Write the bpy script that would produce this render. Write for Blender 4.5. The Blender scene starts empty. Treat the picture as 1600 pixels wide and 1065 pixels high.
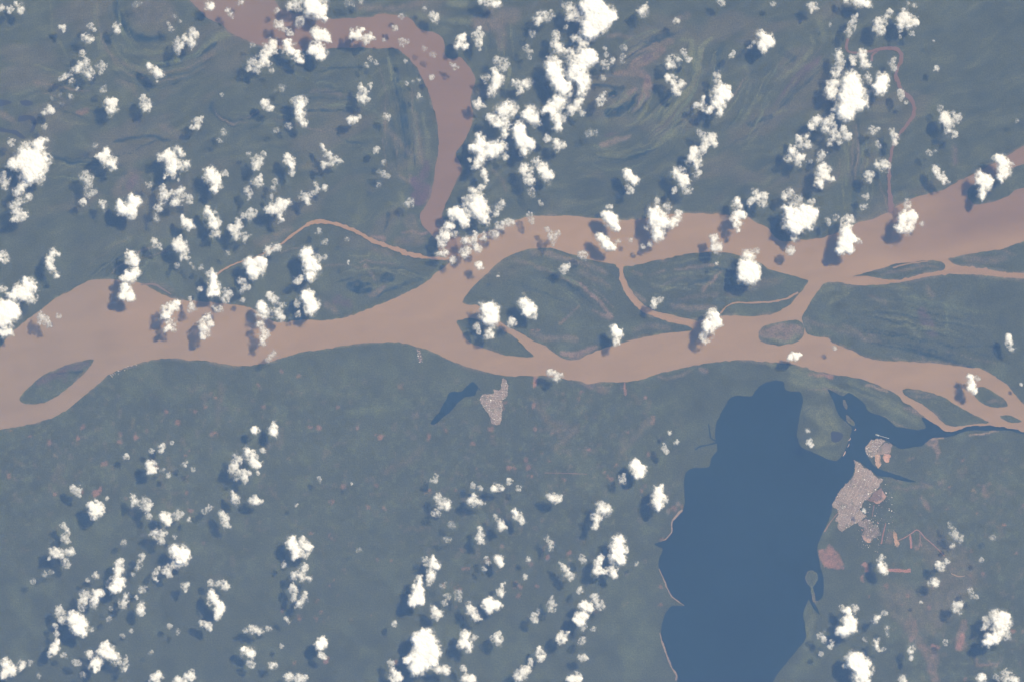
import bpy, math, random
import numpy as np
from mathutils import Vector
from mathutils.geometry import delaunay_2d_cdt

random.seed(7)
np.random.seed(7)
SC = bpy.context.scene
COL = SC.collection

# ---------------------------------------------------------------- scale
# 1 unit = 100 m.  One pixel of the photograph covers about 40 m of ground.
PX = 0.4
CX, CY = 800.0, 532.5
CAM_H = 4100.0                      # orbit height: 410 km

def wx(px): return (px - CX) * PX
def wy(py): return (CY - py) * PX

# ---------------------------------------------------------------- camera
cam_data = bpy.data.cameras.new('camera')
cam_data.sensor_width = 36.0
cam_data.lens = 36.0 * CAM_H / (1600 * PX)
cam_data.clip_start = 1.0
cam_data.clip_end = 9000.0
cam = bpy.data.objects.new('camera', cam_data)
cam.location = (0, 0, CAM_H)
cam.rotation_euler = (0, 0, 0)
COL.objects.link(cam)
SC.camera = cam

# ---------------------------------------------------------------- sky + sun
ELEV = math.radians(50)
SHX, SHY = 0.753, 0.659             # towards the sun, on the ground plane
world = bpy.data.worlds.new('World')
SC.world = world
world.use_nodes = True
wn = world.node_tree
sky = wn.nodes.new('ShaderNodeTexSky')
sky.sky_type = 'NISHITA'
sky.sun_disc = False
sky.sun_elevation = ELEV
sky.sun_rotation = math.atan2(SHX, SHY)
bg = wn.nodes['Background']
bg.inputs['Strength'].default_value = 0.05
wn.links.new(sky.outputs['Color'], bg.inputs['Color'])

sun_data = bpy.data.lights.new('sun', 'SUN')
sun_data.energy = 5.0
sun_data.angle = math.radians(0.5)
sun_data.color = (1.0, 0.996, 0.99)
sun = bpy.data.objects.new('sun', sun_data)
to_sun = Vector((SHX * math.cos(ELEV), SHY * math.cos(ELEV), math.sin(ELEV)))
sun.rotation_euler = to_sun.to_track_quat('Z', 'Y').to_euler()
sun.location = (300, 260, 600)
COL.objects.link(sun)

SC.view_settings.view_transform = 'Standard'
SC.view_settings.look = 'None'
SC.view_settings.exposure = 0.35
SC.view_settings.gamma = 1.0
SC.view_settings.use_curve_mapping = False
SC.render.engine = 'CYCLES'
cy = SC.cycles
cy.use_denoising = True
cy.max_bounces = 6
cy.diffuse_bounces = 4
cy.glossy_bounces = 2
cy.transmission_bounces = 4
cy.volume_bounces = 1
cy.transparent_max_bounces = 24

# ---------------------------------------------------------------- haze
HAZE_COLOR = (0.235, 0.44, 0.89)
HAZE_DENSITY = 0.000097

# ---------------------------------------------------------------- helpers
def tag(o, label, cat=None, group=None, kind=None):
    o['label'] = label
    if cat: o['category'] = cat
    if group: o['group'] = group
    if kind: o['kind'] = kind
    return o

def mesh_from(name, verts, quads=None, tris=None, mat=None, parent=None, smooth=True):
    """verts (n,3) numpy, quads (m,4) / tris (k,3) numpy index arrays"""
    me = bpy.data.meshes.new(name)
    verts = np.asarray(verts, dtype=np.float32)
    loops, starts = [], []
    n = 0
    for f, k in ((quads, 4), (tris, 3)):
        if f is not None and len(f):
            f = np.asarray(f, dtype=np.int32)
            loops.append(f.ravel())
            starts.append(n + np.arange(len(f), dtype=np.int32) * k)
            n += f.size
    loops = np.concatenate(loops); starts = np.concatenate(starts)
    me.vertices.add(len(verts)); me.vertices.foreach_set('co', verts.ravel())
    me.loops.add(len(loops)); me.loops.foreach_set('vertex_index', loops)
    me.polygons.add(len(starts)); me.polygons.foreach_set('loop_start', starts)
    if smooth:
        me.polygons.foreach_set('use_smooth', np.ones(len(starts), dtype=bool))
    me.update(calc_edges=True)
    o = bpy.data.objects.new(name, me)
    COL.objects.link(o)
    if mat: me.materials.append(mat)
    if parent: o.parent = parent
    return o

def set_color(o, rgb):
    a = o.data.color_attributes.new('cover', 'FLOAT_COLOR', 'POINT')
    c = np.ones((len(o.data.vertices), 4), dtype=np.float32)
    c[:, :3] = rgb
    a.data.foreach_set('color', c.ravel())

def set_float(o, name, v):
    a = o.data.attributes.new(name, 'FLOAT', 'POINT')
    a.data.foreach_set('value', np.asarray(v, dtype=np.float32))

# value noise in numpy
def _hash(ix, iy, seed):
    h = (ix.astype(np.int64) * 374761393 + iy.astype(np.int64) * 668265263 + seed * 974634777) & 0xFFFFFFFF
    h = ((h ^ (h >> 13)) * 1274126177) & 0xFFFFFFFF
    h = ((h ^ (h >> 16)) * 2246822519) & 0xFFFFFFFF
    return ((h ^ (h >> 15)) & 0xFFFFFF) / float(0xFFFFFF)

def vnoise(x, y, seed=0):
    x = np.asarray(x, dtype=np.float64); y = np.asarray(y, dtype=np.float64)
    ix, iy = np.floor(x), np.floor(y)
    fx, fy = x - ix, y - iy
    u = fx * fx * fx * (fx * (fx * 6 - 15) + 10); v = fy * fy * fy * (fy * (fy * 6 - 15) + 10)
    a = _hash(ix, iy, seed); b = _hash(ix + 1, iy, seed)
    c = _hash(ix, iy + 1, seed); d = _hash(ix + 1, iy + 1, seed)
    return (a + (b - a) * u) * (1 - v) + (c + (d - c) * u) * v

def fbm(x, y, scale, octaves=4, seed=0, gain=0.5):
    """-1..1"""
    s = 0.0; amp = 1.0; tot = 0.0
    ca, sa = math.cos(0.6), math.sin(0.6)
    px, py = np.asarray(x) / scale, np.asarray(y) / scale
    for o in range(octaves):
        s = s + amp * (vnoise(px, py, seed + o * 17) * 2 - 1)
        tot += amp; amp *= gain
        px, py = (px * ca - py * sa) * 2.03 + 11.3, (px * sa + py * ca) * 2.03 + 5.7
    return s / tot * 1.6

def smooth(a, b, x):
    t = np.clip((x - a) / (b - a), 0, 1)
    return t * t * (3 - 2 * t)

def spline(pts, closed=True, step=3.0):
    """Catmull-Rom through photo points, resampled about every step px"""
    p = np.array(pts, dtype=float); n = len(p); out = []
    m = n if closed else n - 1
    for i in range(m):
        if closed:
            a, b, c, d = p[(i - 1) % n], p[i], p[(i + 1) % n], p[(i + 2) % n]
        else:
            a, b, c, d = p[max(i - 1, 0)], p[i], p[i + 1], p[min(i + 2, n - 1)]
        L = math.hypot(*(c[:2] - b[:2])); k = max(1, int(L / step))
        if L > 150: k = max(1, int(L / 60))
        for j in range(k):
            t = j / k
            q = 0.5 * ((2 * b) + (c - a) * t + (2 * a - 5 * b + 4 * c - d) * t * t + (3 * b - a - 3 * c + d) * t ** 3)
            lin = b + (c - b) * t
            out.append(q * 0.75 + lin * 0.25)
    if not closed: out.append(p[-1])
    return np.array(out)

def rough(poly, amp=0.9, scale=7.0, seed=3):
    x, y = poly[:, 0].copy(), poly[:, 1].copy()
    q = poly.copy()
    q[:, 0] += amp * fbm(x, y, scale, 3, seed)
    q[:, 1] += amp * fbm(x, y, scale, 3, seed + 50)
    return q

def inside(poly, x, y):
    r = np.zeros(len(x), dtype=bool)
    n = len(poly)
    x0, y0 = poly[-1]
    for i in range(n):
        x1, y1 = poly[i]
        if y0 != y1:
            c = ((y1 > y) != (y0 > y))
            if c.any():
                r ^= c & (x < (x0 - x1) * (y - y1) / (y0 - y1) + x1)
        x0, y0 = x1, y1
    return r

def line_dist(pts, x, y, widths=None):
    """distance to a polyline; with widths: distance minus the local half width"""
    best = np.full(len(x), 1e9)
    for i in range(len(pts) - 1):
        ax, ay = pts[i][:2]; bx, by = pts[i + 1][:2]
        dx, dy = bx - ax, by - ay; L = dx * dx + dy * dy + 1e-9
        t = np.clip(((x - ax) * dx + (y - ay) * dy) / L, 0, 1)
        d = np.hypot(x - ax - t * dx, y - ay - t * dy)
        if widths is not None:
            d = d - (widths[i] + (widths[i + 1] - widths[i]) * t)
        best = np.minimum(best, d)
    return best

def filled(name, poly, z, mat, step, colorfn=None, bound=None):
    """a sheet filling the outline, with inner points so that it can carry colour"""
    x0, y0 = poly.min(0); x1, y1 = poly.max(0)
    if bound:
        x0, y0, x1, y1 = max(x0, bound[0]), max(y0, bound[1]), min(x1, bound[2]), min(y1, bound[3])
    gx, gy = np.meshgrid(np.arange(x0 + step / 2, x1, step), np.arange(y0 + step / 2, y1, step))
    gx = gx.ravel() + np.random.uniform(-.25, .25, gx.size) * step
    gy = gy.ravel() + np.random.uniform(-.25, .25, gy.size) * step
    keep = inside(poly, gx, gy)
    gx, gy = gx[keep], gy[keep]
    if len(gx):
        cl = np.vstack([poly, poly[:1]])
        far = line_dist(cl[::2], gx, gy) > step * 0.45 if len(gx) * len(cl) < 6e7 else np.ones(len(gx), bool)
        gx, gy = gx[far], gy[far]
    pts = [Vector((float(a), float(b))) for a, b in poly] + [Vector((float(a), float(b))) for a, b in zip(gx, gy)]
    n = len(poly)
    v, e, f, *_ = delaunay_2d_cdt(pts, [], [list(range(n))], 1, 1e-4)
    P = np.array([(p.x, p.y) for p in v])
    T = np.array([t for t in f if len(t) == 3], dtype=np.int32)
    W = np.stack([wx(P[:, 0]), wy(P[:, 1]), np.full(len(P), z)], 1)
    a, b, c = W[T[:, 0]], W[T[:, 1]], W[T[:, 2]]
    cr = (b[:, 0] - a[:, 0]) * (c[:, 1] - a[:, 1]) - (b[:, 1] - a[:, 1]) * (c[:, 0] - a[:, 0])
    T[cr < 0] = T[cr < 0][:, ::-1]
    o = mesh_from(name, W, tris=T, mat=mat)
    if colorfn is not None:
        set_color(o, colorfn(P[:, 0], P[:, 1]))
    return o

def strip(name, pts, z, mat, closed=False, wob=0.4, colorfn=None, k=1.0):
    """a ribbon along a polyline of (x, y, full width)"""
    q = spline(pts, closed=False, step=2.0)
    t = np.gradient(q[:, :2], axis=0); t /= np.linalg.norm(t, axis=1)[:, None] + 1e-9
    nrm = np.stack([-t[:, 1], t[:, 0]], 1)
    hw = np.maximum(q[:, 2:3] * 0.5 * k, 0.15)
    c = q[:, :2]
    l = c + nrm * hw * (1 + wob * fbm(c[:, 0], c[:, 1], 5, 2, 91)[:, None])
    r = c - nrm * hw * (1 + wob * fbm(c[:, 0], c[:, 1], 5, 2, 191)[:, None])
    P = np.vstack([l, r]); n = len(c)
    W = np.stack([wx(P[:, 0]), wy(P[:, 1]), np.full(len(P), z)], 1)
    i = np.arange(n - 1)
    Q = np.stack([i, i + 1, n + i + 1, n + i], 1)
    a, b, d = W[Q[0, 0]], W[Q[0, 1]], W[Q[0, 2]]
    if (b[0] - a[0]) * (d[1] - a[1]) - (b[1] - a[1]) * (d[0] - a[0]) < 0: Q = Q[:, ::-1]
    o = mesh_from(name, W, quads=Q, mat=mat)
    if colorfn is not None: set_color(o, colorfn(P[:, 0], P[:, 1]))
    return o
# ---------------------------------------------------------------- materials
def new_mat(name):
    m = bpy.data.materials.new(name); m.use_nodes = True
    nt = m.node_tree; b = nt.nodes['Principled BSDF']
    b.inputs['Roughness'].default_value = 0.95
    b.inputs['Specular IOR Level'].default_value = 0.08
    return m, nt, b

def land_material(name, mottle=0.16, fine=0.35):
    """colour of the land cover from the sheet, broken up by canopy-sized grain and bump"""
    m, nt, b = new_mat(name)
    at = nt.nodes.new('ShaderNodeAttribute'); at.attribute_name = 'cover'
    tc = nt.nodes.new('ShaderNodeTexCoord')
    n1 = nt.nodes.new('ShaderNodeTexNoise'); n1.inputs['Scale'].default_value = 1.1; n1.inputs['Detail'].default_value = 5
    n2 = nt.nodes.new('ShaderNodeTexNoise'); n2.inputs['Scale'].default_value = 0.09; n2.inputs['Detail'].default_value = 6
    n2.inputs['Distortion'].default_value = 0.6
    for n in (n1, n2): nt.links.new(tc.outputs['Object'], n.inputs['Vector'])
    def rng(src, lo, hi):
        r = nt.nodes.new('ShaderNodeMapRange')
        r.inputs['From Min'].default_value = 0.3; r.inputs['From Max'].default_value = 0.7
        r.inputs['To Min'].default_value = lo; r.inputs['To Max'].default_value = hi
        nt.links.new(src, r.inputs['Value']); return r.outputs['Result']
    mul = nt.nodes.new('ShaderNodeMath'); mul.operation = 'MULTIPLY'
    nt.links.new(rng(n1.outputs['Fac'], 1 - fine, 1 + fine), mul.inputs[0])
    nt.links.new(rng(n2.outputs['Fac'], 1 - mottle, 1 + mottle), mul.inputs[1])
    sc = nt.nodes.new('ShaderNodeVectorMath'); sc.operation = 'SCALE'
    nt.links.new(at.outputs['Color'], sc.inputs[0]); nt.links.new(mul.outputs[0], sc.inputs['Scale'])
    nt.links.new(sc.outputs['Vector'], b.inputs['Base Color'])
    bp = nt.nodes.new('ShaderNodeBump'); bp.inputs['Strength'].default_value = 0.25; bp.inputs['Distance'].default_value = 0.25
    nt.links.new(n1.outputs['Fac'], bp.inputs['Height']); nt.links.new(bp.outputs['Normal'], b.inputs['Normal'])
    return m

def water_material(name, rough_=0.35):
    m, nt, b = new_mat(name)
    b.inputs['Roughness'].default_value = rough_
    b.inputs['IOR'].default_value = 1.33
    b.inputs['Specular IOR Level'].default_value = 0.4
    at = nt.nodes.new('ShaderNodeAttribute'); at.attribute_name = 'cover'
    tc = nt.nodes.new('ShaderNodeTexCoord')
    mp = nt.nodes.new('ShaderNodeMapping'); mp.inputs['Scale'].default_value = (0.03, 0.09, 1)
    n1 = nt.nodes.new('ShaderNodeTexNoise'); n1.inputs['Scale'].default_value = 1.0; n1.inputs['Detail'].default_value = 6
    n1.inputs['Distortion'].default_value = 1.2
    nt.links.new(tc.outputs['Object'], mp.inputs['Vector']); nt.links.new(mp.outputs['Vector'], n1.inputs['Vector'])
    r = nt.nodes.new('ShaderNodeMapRange')
    r.inputs['From Min'].default_value = 0.3; r.inputs['From Max'].default_value = 0.7
    r.inputs['To Min'].default_value = 0.965; r.inputs['To Max'].default_value = 1.035
    nt.links.new(n1.outputs['Fac'], r.inputs['Value'])
    sc = nt.nodes.new('ShaderNodeVectorMath'); sc.operation = 'SCALE'
    nt.links.new(at.outputs['Color'], sc.inputs[0]); nt.links.new(r.outputs['Result'], sc.inputs['Scale'])
    nt.links.new(sc.outputs['Vector'], b.inputs['Base Color'])
    return m

LAND = land_material('forest_land', 0.15, 0.32)
BARE = land_material('bare_land', 0.15, 0.2)
RIVER = water_material('silty_water')
DARKW = water_material('dark_water', 0.25)

# real land and water colours (linear albedo)
FOREST = np.array((0.052, 0.057, 0.031))
OLIVE = np.array((0.108, 0.114, 0.056))
LIGHTG = np.array((0.090, 0.105, 0.054))
MUD = np.array((0.130, 0.104, 0.074))
BROWN = np.array((0.155, 0.110, 0.082))
PINK = np.array((0.270, 0.135, 0.105))
SAND = np.array((0.300, 0.215, 0.160))
WET = np.array((0.016, 0.026, 0.026))
BLACKW = np.array((0.009, 0.020, 0.026))
PURPLE = np.array((0.080, 0.055, 0.060))
SILT = np.array((0.242, 0.157, 0.086))
ROSE = np.array((0.165, 0.100, 0.060))
TAN = np.array((0.280, 0.172, 0.090))

# ---------------------------------------------------------------- land cover strokes
# (colour, strength, softness, polyline of (x, y, half width))
STROKES = [
 # scroll bars of the old meander, upper left
 (MUD, .34, 26, [(238,20,30),(250,28,24)]),
 (WET, .62, 6, [(180,-5,3),(184,22,5),(197,45,7),(212,57,6),(232,61,5),(256,58,3)]),
 (BLACKW, .55, 4, [(186,25,1.5),(198,47,4),(212,57,4),(232,61,3),(250,59,1)]),
 (OLIVE, .45, 6, [(172,60,2),(195,78,3),(230,86,3),(268,76,2)]),
 (MUD, .35, 5, [(160,75,2),(190,100,3),(225,108,4),(245,105,2)]),
 (OLIVE, .45, 5, [(178,108,3),(205,110,4),(222,106,4)]),
 (OLIVE, .4, 6, [(150,10,4),(152,50,4),(160,85,4)]),
 (OLIVE, .4, 3, [(78,0,1),(80,40,1.5),(92,68,2),(106,88,1.5)]),
 (OLIVE, .35, 3, [(2,48,2),(30,40,2),(48,34,1)]),
 (WET, .85, 4, [(248,104,4),(272,97,4),(300,88,4),(325,76,5),(335,70,3)]),
 (OLIVE, .55, 6, [(312,80,2),(335,60,5),(355,54,7)]),
 (MUD, .4, 8, [(320,92,4),(335,85,3)]),
 (MUD, .45, 8, [(0,178,6),(18,186,5)]),
 (PINK, .35, 5, [(120,176,3),(134,174,4)]),
 (MUD, .35, 12, [(60,130,6),(85,140,6)]),
 (MUD, .3, 10, [(185,125,4),(205,135,4),(215,150,2)]),
 (WET, .8, 4, [(178,224,1.5),(200,216,2),(225,213,2),(250,215,2),(266,222,1.5)]),
 (WET, .8, 4, [(82,246,1.5),(105,253,3),(130,257,3),(165,256,2)]),
 (WET, .7, 5, [(328,168,4),(345,184,3),(370,189,3),(400,178,4)]),
 (MUD, .3, 10, [(258,200,5),(278,210,7)]),
 (MUD, .45, 9, [(185,290,4),(205,272,5),(222,270,3)]),
 (PURPLE, .7, 4, [(200,292,6),(210,280,6)]),
 (MUD, .3, 12, [(180,300,6),(230,300,8),(205,270,8)]),
 (OLIVE, .35, 6, [(160,390,2),(180,380,3),(205,372,3)]),
 (OLIVE, .45, 3, [(146,434,1.2),(160,421,1.5),(175,409,1)]),
 (OLIVE, .35, 6, [(235,405,3),(252,412,3)]),
 (MUD, .35, 8, [(235,442,2),(255,446,4),(268,452,2)]),
 (MUD, .4, 12, [(400,380,4),(430,370,5),(455,358,2)]),
 # light tracks and streaks in the block west of the brown tributary
 (LIGHTG, .9, 1.4, [(458,115,.6),(490,127,.6),(520,133,.8),(542,142,.6)]),
 (MUD, .4, 5, [(486,144,2),(510,142,2.5),(532,148,2)]),
 (LIGHTG, .7, 1.4, [(560,162,.5),(580,172,.6),(600,182,.5)]),
 (LIGHTG, .7, 1.4, [(556,222,.5),(575,238,.5),(590,243,.4)]),
 (LIGHTG, .6, 1.4, [(530,215,.5),(545,228,.5)]),
 (OLIVE, .8, 3, [(608,90,1),(612,115,3),(622,132,6),(627,150,4),(627,172,2)]),
 (WET, .65, 4, [(614,100,1),(620,140,2),(627,170,3),(632,205,4),(636,245,4)]),
 (OLIVE, .4, 4, [(632,180,2),(638,220,2),(642,262,3)]),
 (WET, .4, 4, [(610,185,3),(614,230,4),(620,262,3)]),
 (MUD, .4, 8, [(600,180,3),(606,205,3),(640,240,4)]),
 (WET, .45, 8, [(650,105,6),(660,125,3)]),
 (MUD, .5, 8, [(648,180,3),(652,220,4),(660,255,3)]),
 (OLIVE, .4, 6, [(660,180,3),(668,220,4),(670,255,3)]),
 (PURPLE, .8, 6, [(650,285,9),(664,300,12),(655,308,12)]),
 (PURPLE, .6, 6, [(668,255,3),(662,275,7)]),
 (MUD, .6, 5, [(625,275,3),(641,285,2),(642,272,2)]),
 (OLIVE, .4, 5, [(625,305,4),(632,325,6),(610,318,3)]),
 (WET, .55, 3, [(608,333,2),(604,350,2),(602,362,1)]),
 (MUD, .35, 10, [(640,345,8),(655,375,8),(620,378,6)]),
 (BROWN, .6, 3, [(630,364,1.5),(650,363,1.5),(672,364,2)]),
 (BROWN, .6, 3, [(580,370,2),(601,372,3)]),
 # land between the tributary and the top edge
 (OLIVE, .5, 8, [(610,26,3),(650,22,4),(690,30,4),(735,34,5)]),
 (OLIVE, .7, 6, [(702,5,4),(725,5,6)]),
 (MUD, .5, 10, [(560,10,4),(620,14,4),(660,5,5)]),
 (MUD, .55, 10, [(745,38,8),(780,40,8),(786,70,6)]),
 (MUD, .35, 14, [(770,20,12),(800,25,12)]),
 (MUD, .35, 6, [(770,268,2),(788,285,2),(792,300,1)]),
 # flooded pastures, upper middle right
 (MUD, .65, 5, [(985,84,2),(1012,76,4),(1050,66,5)]),
 (BROWN, .55, 5, [(992,102,7),(1022,88,7),(1035,78,5)]),
 (PURPLE, .7, 3, [(1008,92,4),(1018,86,3)]),
 (BROWN, .5, 6, [(962,115,3),(985,112,6),(1008,118,6),(1014,135,6)]),
 (BROWN, .55, 5, [(1012,128,6),(1010,145,6),(998,165,3),(988,176,1)]),
 (BROWN, .5, 4, [(990,140,3),(975,155,3),(955,166,2)]),
 (OLIVE, .6, 4, [(940,168,1),(960,164,2),(980,150,3)]),
 (PURPLE, .6, 2, [(1009,126,3),(1012,128,3)]),
 (OLIVE, .75, 5, [(1066,62,2),(1080,66,4),(1082,90,4),(1088,105,5)]),
 (OLIVE, .75, 4, [(1110,60,2),(1095,75,4),(1090,110,4),(1078,140,5),(1060,160,4),(1042,178,5),(1036,188,2)]),
 (LIGHTG, .8, 3, [(1085,138,1.5),(1070,165,2),(1052,185,1.5)]),
 (OLIVE, .55, 5, [(1065,195,2),(1048,210,4),(1024,230,4)]),
 (OLIVE, .5, 3, [(1016,155,1),(1006,172,2),(1000,184,1)]),
 (MUD, .4, 5, [(1050,32,3),(1076,24,5)]),
 (OLIVE, .5, 3, [(1024,50,3),(1030,48,2)]),
 (MUD, .45, 5, [(950,55,3),(985,58,3)]),
 (WET, .7, 3, [(1006,68,2),(1022,62,5),(1050,54,4)]),
 (BLACKW, .8, 3, [(948,176,6),(966,176,7),(985,162,5),(995,150,2)]),
 (BLACKW, .7, 3, [(928,134,2),(950,136,3),(972,138,5),(955,150,5)]),
 (WET, .7, 2.5, [(994,246,1.5),(1006,240,3),(1016,232,1.5)]),
 (WET, .55, 2, [(1052,200,1.5),(1066,190,2)]),
 (MUD, .75, 4, [(940,227,3),(960,220,5),(982,214,3)]),
 (PURPLE, .5, 4, [(946,212,2),(965,209,2)]),
 (OLIVE, .35, 6, [(935,240,3),(970,242,3),(1000,225,3)]),
 (OLIVE, .4, 6, [(1000,195,2),(1015,180,2)]),
 (WET, .5, 6, [(1128,70,4),(1118,105,4),(1108,135,4)]),  # plain dark slanting streak, drawn in the same tone as the wetland
 (WET, .45, 3, [(1122,238,1),(1145,225,1.5),(1175,208,1.5),(1200,192,1)]),
 (WET, .6, 4, [(1170,195,3),(1185,188,5),(1205,183,3)]),
 (OLIVE, .5, 4, [(1190,150,2),(1172,170,3),(1160,192,4),(1150,200,2)]),
 (OLIVE, .35, 4, [(1165,105,2),(1172,130,3),(1165,160,2)]),
 (PURPLE, .55, 4, [(1210,165,1),(1232,140,5),(1254,115,8),(1280,90,3)]),
 (OLIVE, .5, 4, [(1270,55,3),(1272,75,3),(1262,85,4),(1240,110,2)]),
 (OLIVE, .45, 4, [(1208,180,2),(1228,172,2)]),
 (OLIVE, .35, 4, [(1205,130,1),(1228,120,2),(1250,95,2)]),
 (OLIVE, .3, 7, [(1282,30,8),(1285,60,6)]),
 (WET, .4, 5, [(1222,80,5),(1240,92,5)]),
 (LIGHTG, .5, 3, [(1340,205,1.5),(1348,230,2),(1345,260,1.5),(1340,300,1.5)]),
 (WET, .45, 3, [(1342,190,2),(1341,225,2.5),(1335,260,3),(1335,330,3)]),
 (LIGHTG, .5, 3, [(1318,232,2),(1325,245,2),(1322,290,1.5)]),
 (LIGHTG, .4, 3, [(1308,300,1.5),(1310,330,1.5)]),
 (MUD, .35, 8, [(1490,230,3),(1492,255,4)]),
 (PURPLE, .4, 3, [(1493,230,2),(1492,258,2)]),
 # islands
 (PURPLE, .55, 6, [(90,577,4),(115,572,5),(135,566,3)]),
 (PURPLE, .6, 6, [(60,597,4),(82,585,6),(100,582,6)]),
 (BLACKW, .5, 2, [(88,583,1),(110,581,1.5),(128,579,2)]),
 (OLIVE, .4, 5, [(84,617,2),(90,612,3)]),
 (PURPLE, .5, 3, [(98,596,2),(104,592,2)]),
 (BLACKW, .62, 3, [(545,447,6),(560,450,11),(574,450,8)]),
 (BLACKW, .62, 3, [(600,438,6),(610,432,8),(618,426,4)]),
 (MUD, .4, 8, [(510,475,5),(525,486,5)]),
 (PURPLE, .5, 8, [(528,470,6),(545,476,6)]),
 (MUD, .6, 4, [(578,462,2),(590,455,5),(600,448,2)]),
 (MUD, .55, 3, [(576,418,2),(570,415,2),(582,430,2),(585,438,1)]),
 (MUD, .35, 3, [(502,415,1),(535,412,1.2),(565,416,1.2)]),
 (OLIVE, .45, 4, [(545,398,1),(575,403,2),(610,408,2)]),
 (OLIVE, .4, 4, [(575,395,2),(605,400,2),(622,412,2)]),
 (MUD, .35, 8, [(580,388,3),(610,398,4)]),
 (WET, .55, 3, [(590,462,2),(625,447,2.5),(660,432,2.5)]),
 (MUD, .5, 2, [(440,395,1),(455,390,1),(475,389,1)]),
 (MUD, .5, 4, [(805,408,2),(830,412,3),(865,425,3),(890,438,2)]),
 (BROWN, .65, 2.5, [(880,432,2),(905,445,2.5),(925,460,2.5),(940,475,2.5),(955,495,2)]),
 (MUD, .5, 5, [(830,395,3),(855,396,5),(880,402,4),(910,412,3),(945,425,4)]),
 (MUD, .4, 6, [(905,425,3),(940,440,3),(955,450,2)]),
 (BROWN, .55, 2, [(905,479,1),(893,492,1.5),(873,505,1.5)]),
 (BROWN, .55, 3, [(925,485,1),(942,494,2),(955,496,3)]),
 (BROWN, .75, 4, [(880,552,4),(905,553,6),(930,543,3)]),
 (MUD, .5, 4, [(885,560,1),(900,561,2)]),
 (MUD, .45, 5, [(830,520,4),(850,528,4),(900,530,4)]),
 (MUD, .4, 6, [(990,514,3),(1020,508,4),(1045,513,3)]),
 (PINK, .4, 2, [(828,517,1),(842,516,1.5)]),
 (MUD, .55, 3, [(990,424,3),(1002,428,2)]),
 (MUD, .5, 3, [(1015,428,1),(1038,423,1.5)]),
 (OLIVE, .55, 2.5, [(1045,412,1),(1080,405,2),(1110,403,1.5)]),
 (OLIVE, .45, 2.5, [(1030,432,1),(1060,430,2),(1095,424,1.5)]),
 (BROWN, .65, 2.5, [(1128,423,1),(1118,437,2.5),(1105,447,3),(1098,455,1)]),
 (BLACKW, .5, 3, [(1078,444,3),(1095,440,3),(1108,434,2)]),
 (MUD, .6, 3, [(995,460,3),(1008,472,3)]),
 (OLIVE, .45, 3, [(1010,438,1),(1025,445,2),(1045,452,2)]),
 (MUD, .4, 4, [(1060,470,2),(1085,462,3),(1120,460,3)]),
 (MUD, .5, 5, [(1050,478,3),(1085,482,4),(1115,480,3)]),
 (MUD, .3, 10, [(1140,460,5),(1180,445,6),(1215,440,6)]),
 (BROWN, .62, 7, [(1194,522,6),(1222,520,14),(1248,517,8)]),
 (OLIVE, .55, 5, [(1205,532,2),(1230,534,3),(1245,525,3)]),
 # large island on the right
 (OLIVE, .4, 8, [(1270,470,3),(1280,455,3),(1300,452,4),(1330,450,4)]),
 (OLIVE, .5, 5, [(1295,475,2),(1310,465,4),(1325,458,2)]),
 (PURPLE, .6, 7, [(1440,485,5),(1448,502,9),(1458,520,6)]),
 (MUD, .35, 8, [(1450,450,4),(1455,462,4)]),
 (LIGHTG, .6, 3, [(1478,472,1),(1480,490,2),(1480,515,2)]),
 (MUD, .4, 4, [(1318,508,2),(1335,516,3),(1350,530,2)]),
 (MUD, .4, 4, [(1360,462,2),(1385,472,3)]),
 (OLIVE, .4, 6, [(1355,445,2),(1400,450,3),(1420,452,2)]),
 (MUD, .35, 6, [(1360,520,3),(1372,535,3),(1260,500,3),(1265,515,3)]),
 (OLIVE, .35, 6, [(1390,485,2),(1420,505,3),(1440,530,3)]),
 (MUD, .5, 4, [(1375,430,1),(1400,424,2),(1440,418,2)]),
 (MUD, .6, 3, [(1425,412,1),(1450,416,1.5),(1472,418,1)]),
 (MUD, .45, 8, [(1510,405,4),(1540,408,5),(1570,404,4)]),
 (MUD, .5, 5, [(1570,392,2),(1585,398,2)]),
 (MUD, .5, 3, [(1395,560,2),(1437,564,2.5),(1490,571,2)]),
 (MUD, .45, 3, [(1437,550,1),(1445,562,2)]),
 (MUD, .5, 4, [(1545,626,2),(1565,628,3),(1572,620,2)]),
 (OLIVE, .4, 4, [(1470,618,2),(1500,632,3),(1530,648,2)]),
 (MUD, .5, 3, [(1418,610,1),(1440,611,1.5),(1465,618,1)]),
 # south bank
 (OLIVE, .35, 5, [(160,600,3),(175,602,3)]),
 (MUD, .5, 3, [(652,542,2),(655,552,2.5),(657,562,3)]),
 (BROWN, .5, 3, [(655,556,1.5),(657,565,2)]),
 (PINK, .5, 2.5, [(837,587,3),(837,603,3)]),
 (PINK, .65, 2, [(976,599,1),(976,608,2),(976,617,1)]),
 (BROWN, .4, 5, [(915,602,2),(945,608,6)]),
 (MUD, .6, 4, [(905,596,2),(925,599,2),(938,597,1)]),
 (MUD, .45, 4, [(1028,588,2),(1042,592,2.5),(1080,580,2)]),
 (BROWN, .4, 4, [(1095,577,3),(1103,580,3)]),
 (OLIVE, .5, 6, [(1190,565,2),(1230,575,5),(1280,590,6),(1295,600,2)]),
 (PINK, .4, 4, [(1265,582,2),(1298,588,3)]),
 (SAND, .45, 3, [(1355,603,2),(1372,604,2),(1385,611,2)]),
 (OLIVE, .55, 8, [(1235,592,4),(1262,600,8),(1290,610,5)]),
 (OLIVE, .55, 10, [(1262,640,6),(1290,648,14),(1300,680,14),(1275,690,10)]),
 (OLIVE, .5, 8, [(1330,600,4),(1370,622,8),(1405,640,8),(1430,658,5)]),
 (WET, .35, 2, [(1254,660,1),(1256,645,1.5),(1266,638,1.5),(1280,638,1)]),
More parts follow.
